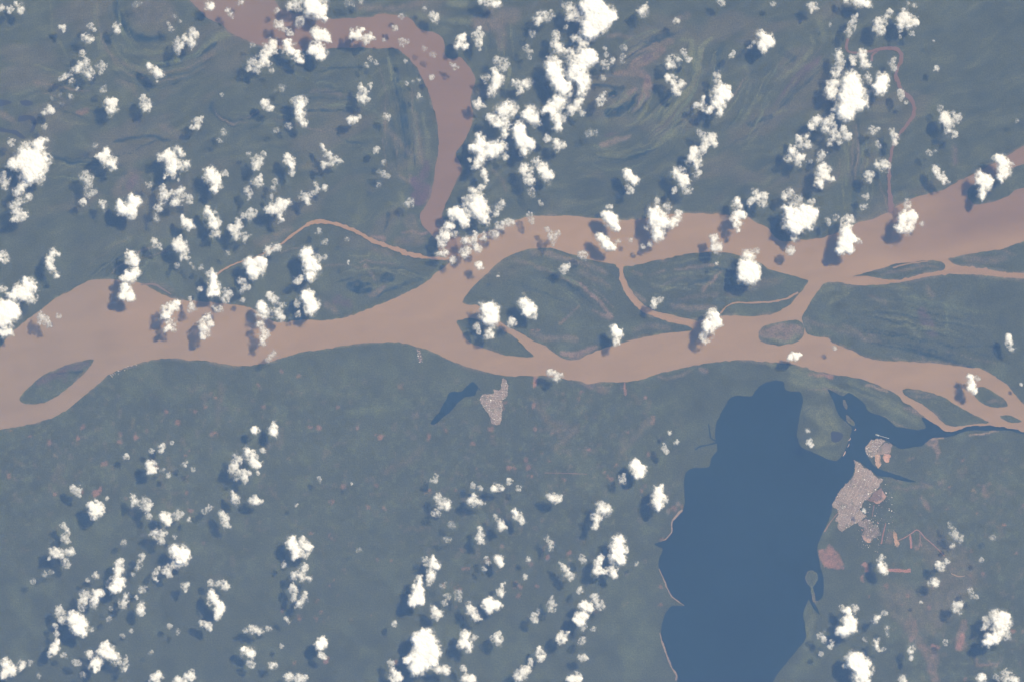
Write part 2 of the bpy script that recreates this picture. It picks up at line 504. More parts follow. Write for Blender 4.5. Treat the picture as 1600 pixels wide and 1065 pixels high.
 (WET, .3, 2, [(1380,622,.5),(1410,640,1),(1430,652,1)]),
 (SAND, .5, 3, [(1430,636,2),(1445,642,2.5),(1455,652,1.5)]),
 (BROWN, .5, 5, [(1415,637,2),(1428,642,4),(1442,650,3)]),
 (BROWN, .7, 4, [(1448,690,3),(1460,688,6),(1466,705,4)]),
 (BROWN, .5, 4, [(1466,710,2),(1465,718,1)]),
 (SAND, .6, 2, [(1455,684,1),(1475,682,1.2)]),
 (SAND, .5, 2, [(1515,681,1),(1530,679,1),(1540,676,1.5),(1560,673,1)]),
 (BROWN, .5, 6, [(1537,762,3),(1540,772,5)]),
 (BROWN, .55, 5, [(1441,778,2),(1448,788,4),(1452,796,2)]),
 (MUD, .45, 5, [(1440,755,2),(1455,760,2),(1395,762,2)]),
 (MUD, .3, 30, [(1400,930,20),(1450,960,30),(1500,900,30),(1460,850,20)]),
 (LIGHTG, .3, 16, [(1290,1000,10),(1270,1030,10),(1240,1050,8)]),
 (OLIVE, .35, 8, [(1268,965,4),(1265,985,6),(1262,1010,5)]),
 (MUD, .4, 10, [(1395,960,3),(1415,975,6)]),
 (BROWN, .75, 5, [(1428,970,2),(1430,985,4),(1424,1000,3)]),
 (BROWN, .35, 8, [(1420,965,5),(1418,985,6),(1440,1005,6)]),
 (BROWN, .6, 6, [(1506,970,4),(1502,988,6),(1500,1008,8)]),
 (PINK, .5, 4, [(1505,992,3),(1498,1010,4)]),
 (BROWN, .5, 8, [(1440,1012,4),(1458,1025,9),(1455,1045,6),(1460,1060,5)]),
 (PINK, .45, 3, [(1455,1009,2),(1465,1012,2)]),
 (BROWN, .5, 4, [(1525,1030,2),(1527,1040,2),(1560,1035,2)]),
 (LIGHTG, .25, 40, [(950,970,10),(1000,1010,25),(980,900,15)]),
 # sparse farmland between the small town and the lake
 (MUD, .22, 14, [(600,735,3),(640,720,4),(660,700,3)]),
 (LIGHTG, .4, 10, [(620,625,6),(635,632,6),(545,645,5)]),
 (LIGHTG, .35, 10, [(470,712,5),(480,720,6)]),
 (MUD, .3, 10, [(830,620,3),(860,660,5),(900,670,5),(870,700,4)]),
 (MUD, .3, 10, [(975,685,4),(972,705,4),(1018,655,4)]),
 (MUD, .35, 8, [(870,670,4),(875,680,4)]),
 (MUD, .3, 10, [(345,600,3),(344,630,4),(340,660,3)]),
 (LIGHTG, .35, 10, [(155,735,5),(170,745,7),(180,740,4)]),
 (MUD, .3, 10, [(95,730,5),(85,745,5),(100,755,3)]),
 (LIGHTG, .3, 8, [(725,635,2),(735,628,3),(760,630,2)]),
]
# families of scroll bars: base curve, spread of the offsets, number, half width range, seed
FANS = [
 ([(1108,60),(1096,75),(1091,108),(1078,140),(1060,162),(1040,185),(1010,215)], (-34, 26), 20, 11),
 ([(1060,50),(1010,72),(975,95),(958,130)], (-20, 22), 9, 12),
 ([(1000,120),(1005,150),(985,180),(945,200)], (-16, 40), 10, 13),
 ([(1210,95),(1185,140),(1168,175),(1140,215)], (-30, 30), 13, 14),
 ([(1290,60),(1262,95),(1232,130),(1205,165)], (-26, 30), 13, 15),
 ([(165,-10),(175,55),(205,98),(250,108),(300,95),(340,66)], (-34, 26), 18, 16),
 ([(612,85),(622,135),(633,195),(640,262)], (-30, 34), 16, 17),
 ([(330,150),(350,183),(385,186),(415,170)], (-14, 22), 7, 18),
 ([(130,445),(170,410),(215,380),(260,360)], (-14, 50), 13, 19),
 ([(60,250),(120,256),(190,250),(255,232)], (-18, 28), 9, 20),
 ([(790,405),(850,415),(905,442),(950,488)], (-22, 40), 14, 21),
 ([(985,432),(1050,416),(1130,410),(1205,436)], (-4, 56), 14, 22),
 ([(1290,456),(1370,456),(1440,468),(1580,500)], (-6, 60), 14, 23),
 ([(1275,510),(1340,530),(1450,552),(1560,585)], (-46, 6), 10, 24),
 ([(520,410),(570,405),(620,412),(670,425)], (-8, 40), 11, 25),
 ([(400,140),(470,150),(540,155),(590,175)], (-50, 60), 10, 26),
 ([(1340,190),(1342,240),(1336,330)], (-45, 40), 16, 27),
 ([(780,30),(790,90),(782,160)], (-20, 30), 7, 28),
 ([(925,230),(965,238),(1010,225),(1045,200)], (-8, 30), 8, 29),
 ([(40,130),(90,140),(150,150),(210,140)], (-40, 50), 11, 30),
 ([(1420,612),(1470,622),(1530,655)], (-6, 14), 5, 31),
 ([(1260,600),(1300,600),(1360,622),(1430,660)], (-10, 22), 6, 32),
]
def _fans():
    for base, (lo, hi), n, seed in FANS:
        rs = np.random.RandomState(seed)
        q = spline(base, False, 8.0)
        t = np.gradient(q, axis=0); t /= np.linalg.norm(t, axis=1)[:, None]
        nr = np.stack([-t[:, 1], t[:, 0]], 1)
        for i in range(n):
            o = lo + (hi - lo) * (i + rs.rand()) / n
            a, e = sorted(rs.rand(2)); e = min(1, a + max(e - a, .35))
            k = slice(int(a * (len(q) - 3)), max(int(e * len(q)), int(a * (len(q) - 3)) + 3))
            pts = q[k] + nr[k] * o * (1 + .15 * np.sin(np.linspace(0, 3, len(q[k])) + rs.rand() * 6))[:, None]
            hw = rs.uniform(.3, 1.6) * (1 if rs.rand() < .8 else 2)
            m = len(pts); env = np.sin(np.linspace(.25, np.pi - .25, m)) * hw
            col = (OLIVE, LIGHTG, MUD, WET, OLIVE, WET)[rs.randint(6)]
            STROKES.append((col, rs.uniform(.25, .75), 1.7, [(x, y, w) for (x, y), w in zip(pts, env)]))
_fans()

# small clearings: (x, y, radius, colour, strength)
CLEAR = [(260,643,3.5,PINK,.7),(278,660,4,PINK,.6),(321,636,4,PINK,.45),(346,625,3.5,PINK,.55),(332,677,4,PINK,.55),
 (212,681,5.5,PINK,.85),(187,690,5,PINK,.7),(77,691,5,PINK,.55),(130,667,3.5,PINK,.6),(163,724,6,PINK,.55),
 (150,770,6,PINK,.9),(156,764,3.5,PINK,.9),(14,744,4,PINK,.5),(86,772,3.5,PINK,.65),(305,642,3,PINK,.5),(17,672,3,PINK,.6),
 (440,580,3.5,PINK,.6),(467,587,4,PINK,.55),(404,600,3,PINK,.6),(412,635,3.5,PINK,.6),(485,667,3.5,PINK,.6),(497,668,4,PINK,.75),
 (560,668,4,PINK,.7),(595,682,5.5,PINK,.9),(589,677,3,PINK,.6),(626,603,5,PINK,.4),(697,671,4,PINK,.4),(535,760,4,PINK,.5),
 (575,792,5,PINK,.55),(600,793,4,PINK,.5),(739,692,3.5,PINK,.6),(795,730,4,PINK,.7),(745,732,3,PINK,.5),(766,670,6,PINK,.55),
 (769,680,3,PINK,.4),(834,633,4,PINK,.7),(1021,651,4,PINK,.45),(1020,660,4,PINK,.35),(836,670,3,PINK,.6),(920,703,3.5,PINK,.65),
 (917,698,2,SAND,.4),(982,675,3.5,PINK,.5),(825,730,5,PINK,.55),(822,718,3,PINK,.5),(882,748,3.5,PINK,.65),(950,743,4,PINK,.55),
 (945,737,3,PINK,.5),(955,748,3,PINK,.5),(857,720,3.5,PINK,.55),(963,727,3,PINK,.5),(1012,708,3,PINK,.6),(872,672,5,BROWN,.5),
 (863,679,3,PINK,.5),(804,731,3,PINK,.6),(888,863,4,PINK,.75),(814,916,4.5,PINK,.7),(857,869,4.5,PINK,.65),(1032,944,3.5,PINK,.6),
 (829,880,5,PINK,.35),(840,916,3,PINK,.6),(810,930,3.5,PINK,.45),(693,915,4,PINK,.5),(717,920,4,PINK,.45),(510,1031,5,PINK,.8),
 (461,1034,3.5,PINK,.45),(762,876,4,PINK,.6),(503,955,3,PINK,.45),(495,965,3.5,PINK,.6),(505,968,3,PINK,.3),(724,889,3.5,PINK,.6),
 (733,888,3,PINK,.5),(611,876,2.5,PINK,.7),(590,873,2.5,PINK,.4),(485,833,3,PINK,.45),(580,962,3,PINK,.4),(618,1035,4,PINK,.6),
 (317,848,4,PINK,.3),(785,852,4,PINK,.4),(1033,914,3.5,PINK,.6),(1385,914,3.5,PINK,.5),(1355,931,3,PINK,.7),(1411,966,2,SAND,.7),
 (1537,895,4,PINK,.5),(1588,863,2.5,PINK,.7),(1517,898,3,PINK,.4),(1583,985,3.5,PINK,.7),(1598,986,3,SAND,.6),(1505,718,3,PINK,.4),
 (1483,760,2.5,PINK,.6),(1476,761,2,SAND,.5),(1453,761,3,LIGHTG,.6),(1573,705,4,LIGHTG,.6),(1355,640,2,LIGHTG,.4),
 (1060,787,5,SAND,.55),(1054,793,5,PINK,.5),(1044,798,5,SAND,.45),(1064,790,3,PINK,.5),(1003,765,3,PINK,.45),
 (1035,843,3,PINK,.5),(1008,875,3,MUD,.5),(1390,695,4,BROWN,.4),(1600,790,4,PINK,.4),(1415,765,3,BROWN,.5)]
_rs = np.random.RandomState(77)
for _x0, _y0, _x1, _y1, _k in ((1375,700,1600,1060,85),(640,600,1030,780,85),(700,780,1000,960,45),(250,580,640,800,55),(430,820,560,1000,22),(20,660,250,800,18)):
    for _ in range(_k):
        _x, _y = _rs.uniform(_x0, _x1), _rs.uniform(_y0, _y1)
        _c = (PINK, MUD, LIGHTG, SAND, LIGHTG, BROWN)[_rs.randint(6)]
        _n = 1 + (_rs.rand() < .35) * _rs.randint(1, 4)
        for _q in range(_n):
            CLEAR.append((_x + _q * _rs.uniform(-4, 4), _y + _q * _rs.uniform(-4, 4), _rs.uniform(1.4, 3.2), _c, _rs.uniform(.18, .5) * (.6 if _c is SAND else 1)))
FIELDS = [  # larger bare fields: outline, colour, strength
 ([(1278,858),(1287,858),(1294,850),(1301,855),(1311,864),(1321,889),(1311,888),(1289,886),(1283,876)], PINK, .62),
 ([(1390,682),(1396,694),(1393,706),(1386,708)], BROWN, .3),
 ([(1384,834),(1392,830),(1396,838),(1394,850),(1388,848),(1384,850)], BROWN, .5),
 ([(1346,882),(1352,876),(1357,880),(1357,894),(1352,893),(1351,886)], PINK, .85),
 ([(1345,900),(1348,896),(1350,908),(1347,909)], PINK, .5),
]

BANKS = []          # shore lines, filled in below: muddy, thinly grown margins in places
def cover(x, y):
    """land colour at photo positions x, y"""
    x = np.asarray(x, dtype=float); y = np.asarray(y, dtype=float)
    sx, sy = x, y
    wxx = x + 2.2 * fbm(x, y, 14, 3, 401); wyy = y + 2.2 * fbm(x, y, 14, 3, 402)
    big = fbm(x, y, 260, 3, 411); mid = fbm(x, y, 46, 4, 412)
    c = np.repeat(FOREST[None], len(x), 0)
    c = c * (1 + 0.06 * big + 0.08 * mid + 0.04 * fbm(x, y, 9, 3, 413))[:, None]
    def blend(col, a):
        nonlocal c
        c = c + (np.asarray(col)[None] - c) * a[:, None]
    # drier, smoother forest in the lower left; the flood plain in the north is streaky
    plain = smooth(470, 330, y + 60 * fbm(x, y, 200, 2, 431))
    ang = x * 0.35 + y * 0.94 + 16 * fbm(x, y, 90, 3, 441)
    along = x * 0.94 - y * 0.35
    st = fbm(along / 5.0, ang, 9, 4, 443)
    blend(OLIVE, plain * smooth(.2, .9, st) * 0.30)
    blend(WET, plain * smooth(.3, .9, -st) * 0.25)
    blend(MUD, plain * smooth(.12, .8, fbm(along / 2.5, ang, 42, 4, 447)) * 0.28)
    blend(LIGHTG, (1 - plain) * smooth(.15, .8, fbm(x, y, 34, 4, 451)) * 0.28)
    # farmed belt south of the river: scattered small openings
    belt = smooth(560, 620, y) * smooth(960, 800, y - 30 * fbm(x, y, 120, 2, 461)) * smooth(1090, 1020, x) \
         + smooth(1370, 1400, x) * smooth(690, 720, y) * 1.0
    spot = fbm(x, y, 11, 3, 463)
    blend(MUD, np.clip(belt, 0, 1) * smooth(.55, .9, spot) * 0.28)
    spot2 = fbm(x, y, 7, 2, 467)
    blend(LIGHTG, np.clip(belt, 0, 1) * smooth(.5, .9, spot2) * 0.4)
    for col, s, soft, pts in STROKES:
        m = max(p[2] for p in pts) + soft + 8
        xs = [p[0] for p in pts]; ys = [p[1] for p in pts]
        k = np.nonzero((x > min(xs) - m) & (x < max(xs) + m) & (y > min(ys) - m) & (y < max(ys) + m))[0]
        if not len(k): continue
        d = line_dist(pts, wxx[k], wyy[k], [p[2] for p in pts])
        a = 1.45 * s * smooth(soft * 0.55, -soft * 0.45, d) * (0.78 + 0.35 * fbm(sx[k], sy[k], 6, 2, 471))
        c[k] += (col[None] - c[k]) * np.clip(a, 0, 1)[:, None]
    for pts in BANKS:
        p = np.array(pts, float)
        for j in range(0, len(p) - 1, 24):
            seg = p[j:j + 25]
            k = np.nonzero((x > seg[:, 0].min() - 9) & (x < seg[:, 0].max() + 9) & (y > seg[:, 1].min() - 9) & (y < seg[:, 1].max() + 9))[0]
            if not len(k): continue
            d = line_dist(seg, x[k], y[k])
            n = fbm(x[k], y[k], 26, 3, 475)
            wd = 2.5 + 4.5 * np.clip(n, 0, 1)
            a = smooth(wd, 0, d) * smooth(-.25, .45, n) * .55
            c[k] += (MUD[None] * 1.05 - c[k]) * np.clip(a, 0, 1)[:, None]
            n = fbm(x[k], y[k], 18, 3, 476)
            a = smooth(5, 1, d) * smooth(.1, .6, n) * .4
            c[k] += (OLIVE[None] - c[k]) * np.clip(a, 0, 1)[:, None]
    for px, py, r, col, s in CLEAR:
        k = np.nonzero((np.abs(x - px) < r * 2 + 4) & (np.abs(y - py) < r * 2 + 4))[0]
        if not len(k): continue
        d = np.hypot(x[k] - px, y[k] - py) + 2.2 * fbm(x[k], y[k], 4.5, 2, 481)
        a = .64 * s * smooth(r * 1.2, r * 0.4, d)
        c[k] += (col[None] - c[k]) * np.clip(a, 0, 1)[:, None]
    for poly, col, s in FIELDS:
        pp = np.array(poly, float)
        k = np.nonzero((x > pp[:, 0].min() - 6) & (x < pp[:, 0].max() + 6) & (y > pp[:, 1].min() - 6) & (y < pp[:, 1].max() + 6))[0]
        if not len(k): continue
        qx, qy = x[k] + 1.5 * fbm(x[k], y[k], 5, 2, 491), y[k] + 1.5 * fbm(x[k], y[k], 5, 2, 492)
        d = line_dist(np.vstack([pp, pp[:1]]), qx, qy)
        d = np.where(inside(pp, qx, qy), -d, d)
        a = s * smooth(1.2, -1.2, d) * (0.85 + 0.4 * fbm(x[k], y[k], 5, 3, 493))
        c[k] += (col[None] - c[k]) * np.clip(a, 0, 1)[:, None]
    return np.clip(c, 0.004, 0.9)

# ---------------------------------------------------------------- shore lines
MAIN = [(-5200,1500),(-2600,1120),(-900,700),(-300,640),(-60,575),(0,541),(7,532),(25,513),(45,498),(67,481),(85,467),(105,457),(125,445),(142,438),(162,436),(195,438),(220,442),
 (240,452),(255,461),(277,468),(312,470),(340,473),(362,476),(390,480),(410,493),(427,502),(450,503),(475,499),(507,501),(540,496),(575,483),(600,473),(625,462),
 (650,450),(665,441),(680,428),(695,416),(704,408),(690,398),(684,388),(690,372),(705,366),(725,372),(760,362),(790,350),(815,341),(832,337),(862,337),(900,338),(925,341),
 (950,343),(975,343),(995,343),(1020,338),(1045,335),(1070,334),(1100,334),(1125,335),(1165,338),(1182,348),(1200,357),(1212,372),(1227,378),(1250,375),
 (1275,373),(1295,368),(1318,358),(1342,348),(1360,343),(1380,336),(1390,332),(1402,322),(1420,313),(1432,307),(1450,303),(1475,296),(1500,282),(1525,270),
 (1550,257),(1570,246),(1597,230),(1640,205),(1720,170),(2500,60),(4200,300),(6800,150),(6800,700),(4200,900),(2500,800),(1720,740),(1640,696),(1600,675),(1575,668),(1550,665),(1520,665),(1505,668),
 (1490,674),(1475,672),(1465,664),(1450,656),(1427,636),(1412,627),(1400,614),(1385,607),(1365,599),(1350,593),(1325,588),(1300,584),(1275,579),(1255,573),
 (1230,567),(1200,565),(1160,562),(1125,565),(1087,570),(1050,579),(1025,584),(1010,591),(990,594),(970,597),(940,596),(920,599),(900,594),(882,592),(850,587),
 (825,586),(800,587),(780,586),(760,581),(732,573),(712,567),(695,558),(675,549),(660,544),(647,541),(632,536),(615,534),(580,535),(555,537),(525,542),(495,547),
 (470,550),(450,556),(425,564),(405,569),(375,571),(345,568),(320,563),(295,562),(275,559),(245,561),(220,566),(200,573),(172,584),(157,597),(142,609),(125,623),
 (107,638),(85,651),(62,659),(37,664),(17,668),(0,670),(-60,680),(-300,740),(-900,900),(-2600,1380),(-5200,1850)]
TRIB = [(-500,-3600),(300,-1900),(60,-900),(285,-300),(292,-40),(297,0),(312,17),(327,30),(347,39),(360,52),(375,58),(390,66),(420,75),(460,80),(510,77),(527,75),(550,75),(572,75),(590,76),(615,75),(627,82),
 (640,92),(652,107),(660,122),(665,135),(672,150),(679,175),(684,200),(685,225),(684,245),(680,262),(677,285),(674,303),(668,318),(658,332),(656,342),(661,354),(672,364),(684,380),
 (690,396),(706,410),(716,392),(712,372),(704,360),(695,350),(690,338),(695,322),(704,303),(712,286),(722,266),(718,252),(712,240),(722,225),(730,212),(736,198),(740,180),(735,160),(738,140),
 (742,126),(737,110),(727,97),(717,89),(702,92),(694,84),(695,70),(690,59),(677,50),(665,50),(652,43),(645,33),(632,27),(615,23),(595,22),(572,28),(540,28),(520,30),
 (480,24),(450,18),(437,12),(429,0),(424,-40),(440,-300),(220,-900),(470,-1900),(-300,-3600)]
def outline(pts, amp=1.1, step=3.0, seed=3, closed=True):
    return rough(spline(pts, closed, step), amp, 7.0, seed)

ISLANDS = [
 ([(147,561),(130,563),(110,568),(87,577),(72,583),(57,594),(42,607),(33,617),(30,624),(37,629),(57,631),(75,627),(92,617),(110,602),(127,587),(140,573)],
  'spindle shaped wooded island alone in the wide river at the lower left'),
 ([(722,472),(735,452),(750,438),(770,418),(785,406),(800,398),(820,391),(840,388),(862,388),(885,395),(905,400),(925,406),(950,411),(965,415),(969,431),(974,446),(983,464),
   (999,480),(1014,490),(1035,499),(1060,506),(1080,511),(1079,516),(1050,519),(1025,523),(1000,528),(975,535),(950,541),(935,547),(920,553),(905,561),(890,562),(875,557),(862,549),
   (855,542),(842,536),(832,531),(815,521),(800,513),(782,503),(765,490),(747,477),(735,476)], 'large wooded island in mid river with a pointed left tip and brown mud at its foot'),
 ([(714,502),(722,499),(735,497),(750,500),(770,507),(790,518),(808,530),(822,545),(834,557),(815,557.5),(800,556),(780,552),(760,545),(735,535),(722,520)],
  'small triangular wooded island below the left tip of the large mid river island'),
 ([(975,417),(990,415),(1020,408),(1050,402),(1075,396),(1090,395),(1110,394),(1132,395),(1150,398),(1175,406),(1190,412),(1200,420),(1225,427),(1245,433),(1262,438),(1256,450),
   (1246,462),(1233,478),(1215,487),(1200,492),(1175,494),(1145,493),(1122,494),(1104,498),(1090,501),(1070,497),(1045,491),(1025,486),(1006,476),(991,461),(980,443),(974,427)],
  'pointed wooded island lying just under the north channel, right of the curved tan channel'),
 ([(1185,520),(1192,511),(1205,506),(1225,502),(1245,500),(1254,505),(1257,514),(1256,523),(1249,531),(1236,537),(1215,539.5),(1197,537),(1186,529)],
  'small rounded marshy island at the foot of the diagonal channel'),
 ([(1290,442),(1310,441),(1340,446),(1370,445),(1400,442),(1425,437),(1450,432),(1475,429),(1512,428),(1550,431),(1575,434),(1600,435),(1660,440),(2300,500),(2300,760),(1700,700),(1640,664),(1600,631),(1585,614),(1570,597),
   (1557,589),(1542,581),(1530,575),(1507,573),(1475,569),(1437,566),(1407,564),(1375,563),(1355,559),(1340,552),(1320,543),(1300,535),(1295,528),(1275,526),(1261,521),(1256,508),
   (1252,498),(1260,483),(1270,466),(1280,452)], 'largest wooded island on the right, running out of the right edge of the picture'),
 ([(1332,432.5),(1350,427),(1375,420),(1395,414),(1420,410),(1450,407),(1468,408),(1476,414),(1474,422),(1450,427),(1425,433),(1405,438),(1385,437),(1360,433)],
  'narrow wooded island sliver under the north channel near the right'),
 ([(1481,405),(1507,398),(1537,393),(1565,390),(1585,382),(1600,377),(1680,350),(2300,260),(2300,440),(1680,430),(1600,427),(1575,426),(1550,422),(1520,418),(1497,415)],
  'wooded island at the right edge, below the wide brown north channel'),
 ([(1410,609),(1420,606),(1450,612),(1470,618),(1487,628),(1507,639),(1525,649),(1540,656),(1546,660),(1525,661.5),(1510,663.5),(1495,666),(1480,664),(1470,657),(1462,648),(1450,638),(1435,628),(1415,618)],
  'long slanting wooded island in the south channel, above the dark lake outlet'),
 ([(1525,605),(1537,604),(1555,613),(1570,624),(1574,634),(1557,636),(1540,633),(1527,624),(1521,614)], 'small wooded island at the lower right, right of a round white cloud'),
 ([(1562,650),(1575,648),(1590,654),(1597,659),(1580,660),(1570,656)], 'smallest island, a dark green sliver near the right edge'),
 ([(1523,320),(1512,306),(1514,294),(1530,284),(1550,278),(1570,268),(1590,260),(1605,255),(1700,222),(1700,262),(1600,293),(1585,298),(1575,307),(1560,313),(1545,317)],
  'wooded island under two white clouds at the upper right edge'),
 ([(1262,892),(1268,890),(1276,894),(1278,903),(1274,912),(1270,917),(1273,928),(1275,938),(1271,940),(1268,928),(1266,917),(1260,910),(1258,900)],
  'round green islet in the big lake, tied to its right shore by a thin neck'),
 ([(1318,624),(1321,625),(1324,634),(1322,640),(1318,634)], 'tiny green islet in the dark water, upper of two beside the peninsula'),
 ([(1322,648),(1327,651),(1334,659),(1336,665),(1330,664),(1323,656)], 'tiny green islet in the dark water, lower of two beside the peninsula'),
]
BANKS.append(outline(MAIN)); BANKS.append(outline(TRIB, seed=5))
for k, (p, l) in enumerate(ISLANDS): q = outline(p, .9, 2.5, 20 + k); BANKS.append(np.vstack([q, q[:1]]))

# ---------------------------------------------------------------- ground sheet
def axis(lo, hi, step, far):
    a = list(np.arange(lo, hi + .1, step)); s = step
    out_hi, out_lo = [], []
    v = hi; w = lo
    while v < far:
        s *= 1.35; v += s; w -= s
        out_hi.append(v); out_lo.append(w)
    return np.array(out_lo[::-1] + a + out_hi)
ax_x = axis(-40, 1640, 2.0, 11500); ax_y = axis(-40, 1106, 2.0, 11500)
GX, GY = np.meshgrid(ax_x, ax_y)
nx, ny = len(ax_x), len(ax_y)
gi = np.arange(nx * ny).reshape(ny, nx)
Q = np.stack([gi[1:, :-1], gi[1:, 1:], gi[:-1, 1:], gi[:-1, :-1]], -1).reshape(-1, 4)
gx, gy = GX.ravel(), GY.ravel()
gv = np.stack([wx(gx), wy(gy), np.zeros(len(gx))], 1)
ground = mesh_from('ground', gv, quads=Q, mat=LAND)
set_color(ground, cover(gx, gy))
tag(ground, 'dark green rainforest land seen from orbit, streaked with old river channels', 'forest land', kind='structure')

# ---------------------------------------------------------------- rivers and lakes
def silt(x, y):
    """sediment load of the main river: richer in the middle, duller towards the left and top right"""
    x = np.asarray(x, float); y = np.asarray(y, float)
    c = np.repeat(SILT[None], len(x), 0)
    w = smooth(520, 60, x + 40 * fbm(x, y, 90, 2, 601)) * 0.55
    c += (SILT[None] * np.array((0.80, 0.90, 1.10)) - c) * w[:, None]
    w = smooth(1330, 1560, x + 50 * fbm(x, y, 80, 3, 602)) * smooth(440, 380, y + (x - 1400) * 0.25) * 0.85
    c += (ROSE[None] - c) * w[:, None]
    w = smooth(1000, 1320, x) * smooth(440, 360, y) * 0.25
    c += (ROSE[None] - c) * w[:, None]
    w = smooth(40, 0, np.hypot((x - 705) / 1.0, (y - 345) / 1.8)) * 0.6
    c += (ROSE[None] - c) * w[:, None]
    # paler shoal water along the inner banks
    w = smooth(40, 0, np.abs(y - (430 - (x - 1350) * 0.22))) * smooth(1280, 1360, x) * 0.35
    c += (TAN[None] - c) * w[:, None]
    w = smooth(60, 10, np.hypot(x - 890, y - 362)) * 0.35
    c += (TAN[None] - c) * w[:, None]
    w = smooth(70, 10, np.hypot((x - 215) / 1.6, y - 505)) * 0.25
    c += (TAN[None] - c) * w[:, None]
    st = fbm((x * 0.97 - y * 0.22) / 4, x * 0.22 + y * 0.97, 12, 4, 603)
    return c * (1 + 0.06 * st)[:, None]

river = filled('river', outline(MAIN), 0.10, RIVER, 6.0, silt, (-60, 200, 1660, 720))
tag(river, 'wide silty brown main river sweeping across the picture from left to right', 'river', kind='structure')
def rose(x, y):
    f = fbm(x, y, 60, 3, 611)
    t = smooth(60, 0, y)[:, None] * 0.5 + smooth(40, 0, np.hypot(x - 715, y - 55))[:, None] * 0.3
    base = ROSE[None] + (MUD[None] * 1.2 - ROSE[None]) * np.clip(t * 0.5, 0, 1)
    return base * (1 + 0.05 * f)[:, None]
trib = filled('river', outline(TRIB, seed=5), 0.14, RIVER, 5.0, rose, (270, -60, 760, 420))
tag(trib, 'reddish brown tributary curving down from the top left to the main river', 'river', kind='structure')

def flat(rgb):
    return lambda x, y: np.repeat(np.asarray(rgb)[None], len(x), 0)

LAKE = [(1200,596),(1187,603),(1180,610),(1174,618),(1150,618),(1140,622),(1134,632),(1127,644),(1120,659),(1117,677),(1120,692),(1120,704),(1112,714),(1107,729),
 (1082,731),(1073,737),(1070,745),(1069,757),(1070,782),(1067,797),(1064,801),(1050,815),(1049,831),(1038,843),(1022,848),(1024,851),(1035,856),(1034,862),(1029,876),(1030,888),(1040,908),(1044,923),(1055,937),
 (1070,945),(1050,946),(1040,956),(1035,971),(1033,988),(1035,1003),(1043,1023),(1050,1041),(1059,1056),(1058,1066),(1064,1110),(1080,1300),(1130,1700),
 (1090,2100),(1160,2100),(1180,1300),(1196,1100),(1207,1065),(1220,1046),(1232,1031),(1247,1013),(1259,996),(1258,978),(1255,958),(1260,943),(1264,936),(1267,943),
 (1274,954),(1281,960),(1277,949),(1272,939),(1279,938),(1287,929),(1287,908),(1285,895),(1282,886),(1279,870),(1277,855),(1281,842),(1286,830),(1294,813),
 (1299,800),(1300,792),(1305,779),(1312,767),(1325,752),(1334,737),(1336,721),(1343,720),(1350,727),(1360,734),(1372,743),(1390,745),(1407,750),(1432,753),(1408,743),
 (1385,736),(1375,732),(1365,726),(1355,712),(1351,699),(1360,691),(1375,685),(1385,688),(1395,694),(1407,701),(1425,698),(1440,696),(1455,684),(1475,683),(1490,680),
 (1500,676),(1515,672),(1550,672),(1575,672),(1612,681),(1575,664),(1545,661),(1515,664),(1495,671),(1480,672),(1465,662),(1450,655),(1440,652),(1446,664),(1445,669),
 (1432,671),(1412,668),(1400,666),(1390,657),(1382,651),(1370,647),(1357,642),(1350,629),(1340,621),(1327,613),(1317,618),(1305,613),(1293,607),(1300,622),(1305,634),
 (1310,647),(1322,659),(1331,669),(1327,684),(1322,699),(1315,712),(1307,719),(1292,716),(1277,709),(1265,704),(1252,697),(1245,682),(1247,662),(1251,642),(1255,624),
 (1251,612),(1237,611),(1227,607),(1225,597),(1215,594)]
def lakecol(x, y):
    return BLACKW[None] * (1 + 0.12 * fbm(x, y, 90, 3, 621))[:, None]
lake = filled('lake', outline(LAKE, .6, 2.5, 8), 0.05, DARKW, 6.0, lakecol, (1000, 560, 1640, 1150))
tag(lake, 'big dark blue lake with bays at the lower right, below the brown river', 'lake', kind='structure')

POND = [(739,596),(747,604),(744,612),(742,617),(725,621),(715,629),(709,637),(702,644),(690,654),(679,663),(672,661),(678,652),(687,642),(692,633),(697,624),(704,612),(720,611),(730,602)]
pond = filled('lake', outline(POND, .6, 2.5, 9), 0.05, DARKW, 5.0, lakecol)
tag(pond, 'narrow slanting dark lake just left of the small riverside town', 'lake', kind='structure')
OX = [([(31,158),(42,156.5),(52,160),(50,164),(42,166),(33,163)], 'small dark oval pond near the left edge, rightmost of the upper pair'),
      ([(-10,156),(0,156),(12,157),(19,160),(10,164),(0,166),(-10,166)], 'small dark pond cut by the left edge of the picture'),
      ([(30,182),(42,180),(53,183),(57,192),(52,206),(46,207),(52,194),(46,187),(38,190),(28,190)], 'curled dark pond near the left edge, below the small oval pond'),
      ([(-10,197),(0,199),(14,203),(26,204),(40,215),(34,217),(20,209),(0,206),(-10,205)], 'thin dark curved backwater above the largest left cloud'),
      ([(1299,674),(1307,673),(1317,677),(1316,684),(1311,689),(1303,690),(1299,687)], 'squarish dark pond on the green peninsula in the lake'),]
for p, l in OX:
    tag(filled('pond', outline(p, .5, 2.5, 11), 0.04, DARKW, 4.0, flat(PURPLE * 0.30 + BLACKW * .75)), l, 'pond', kind='structure')

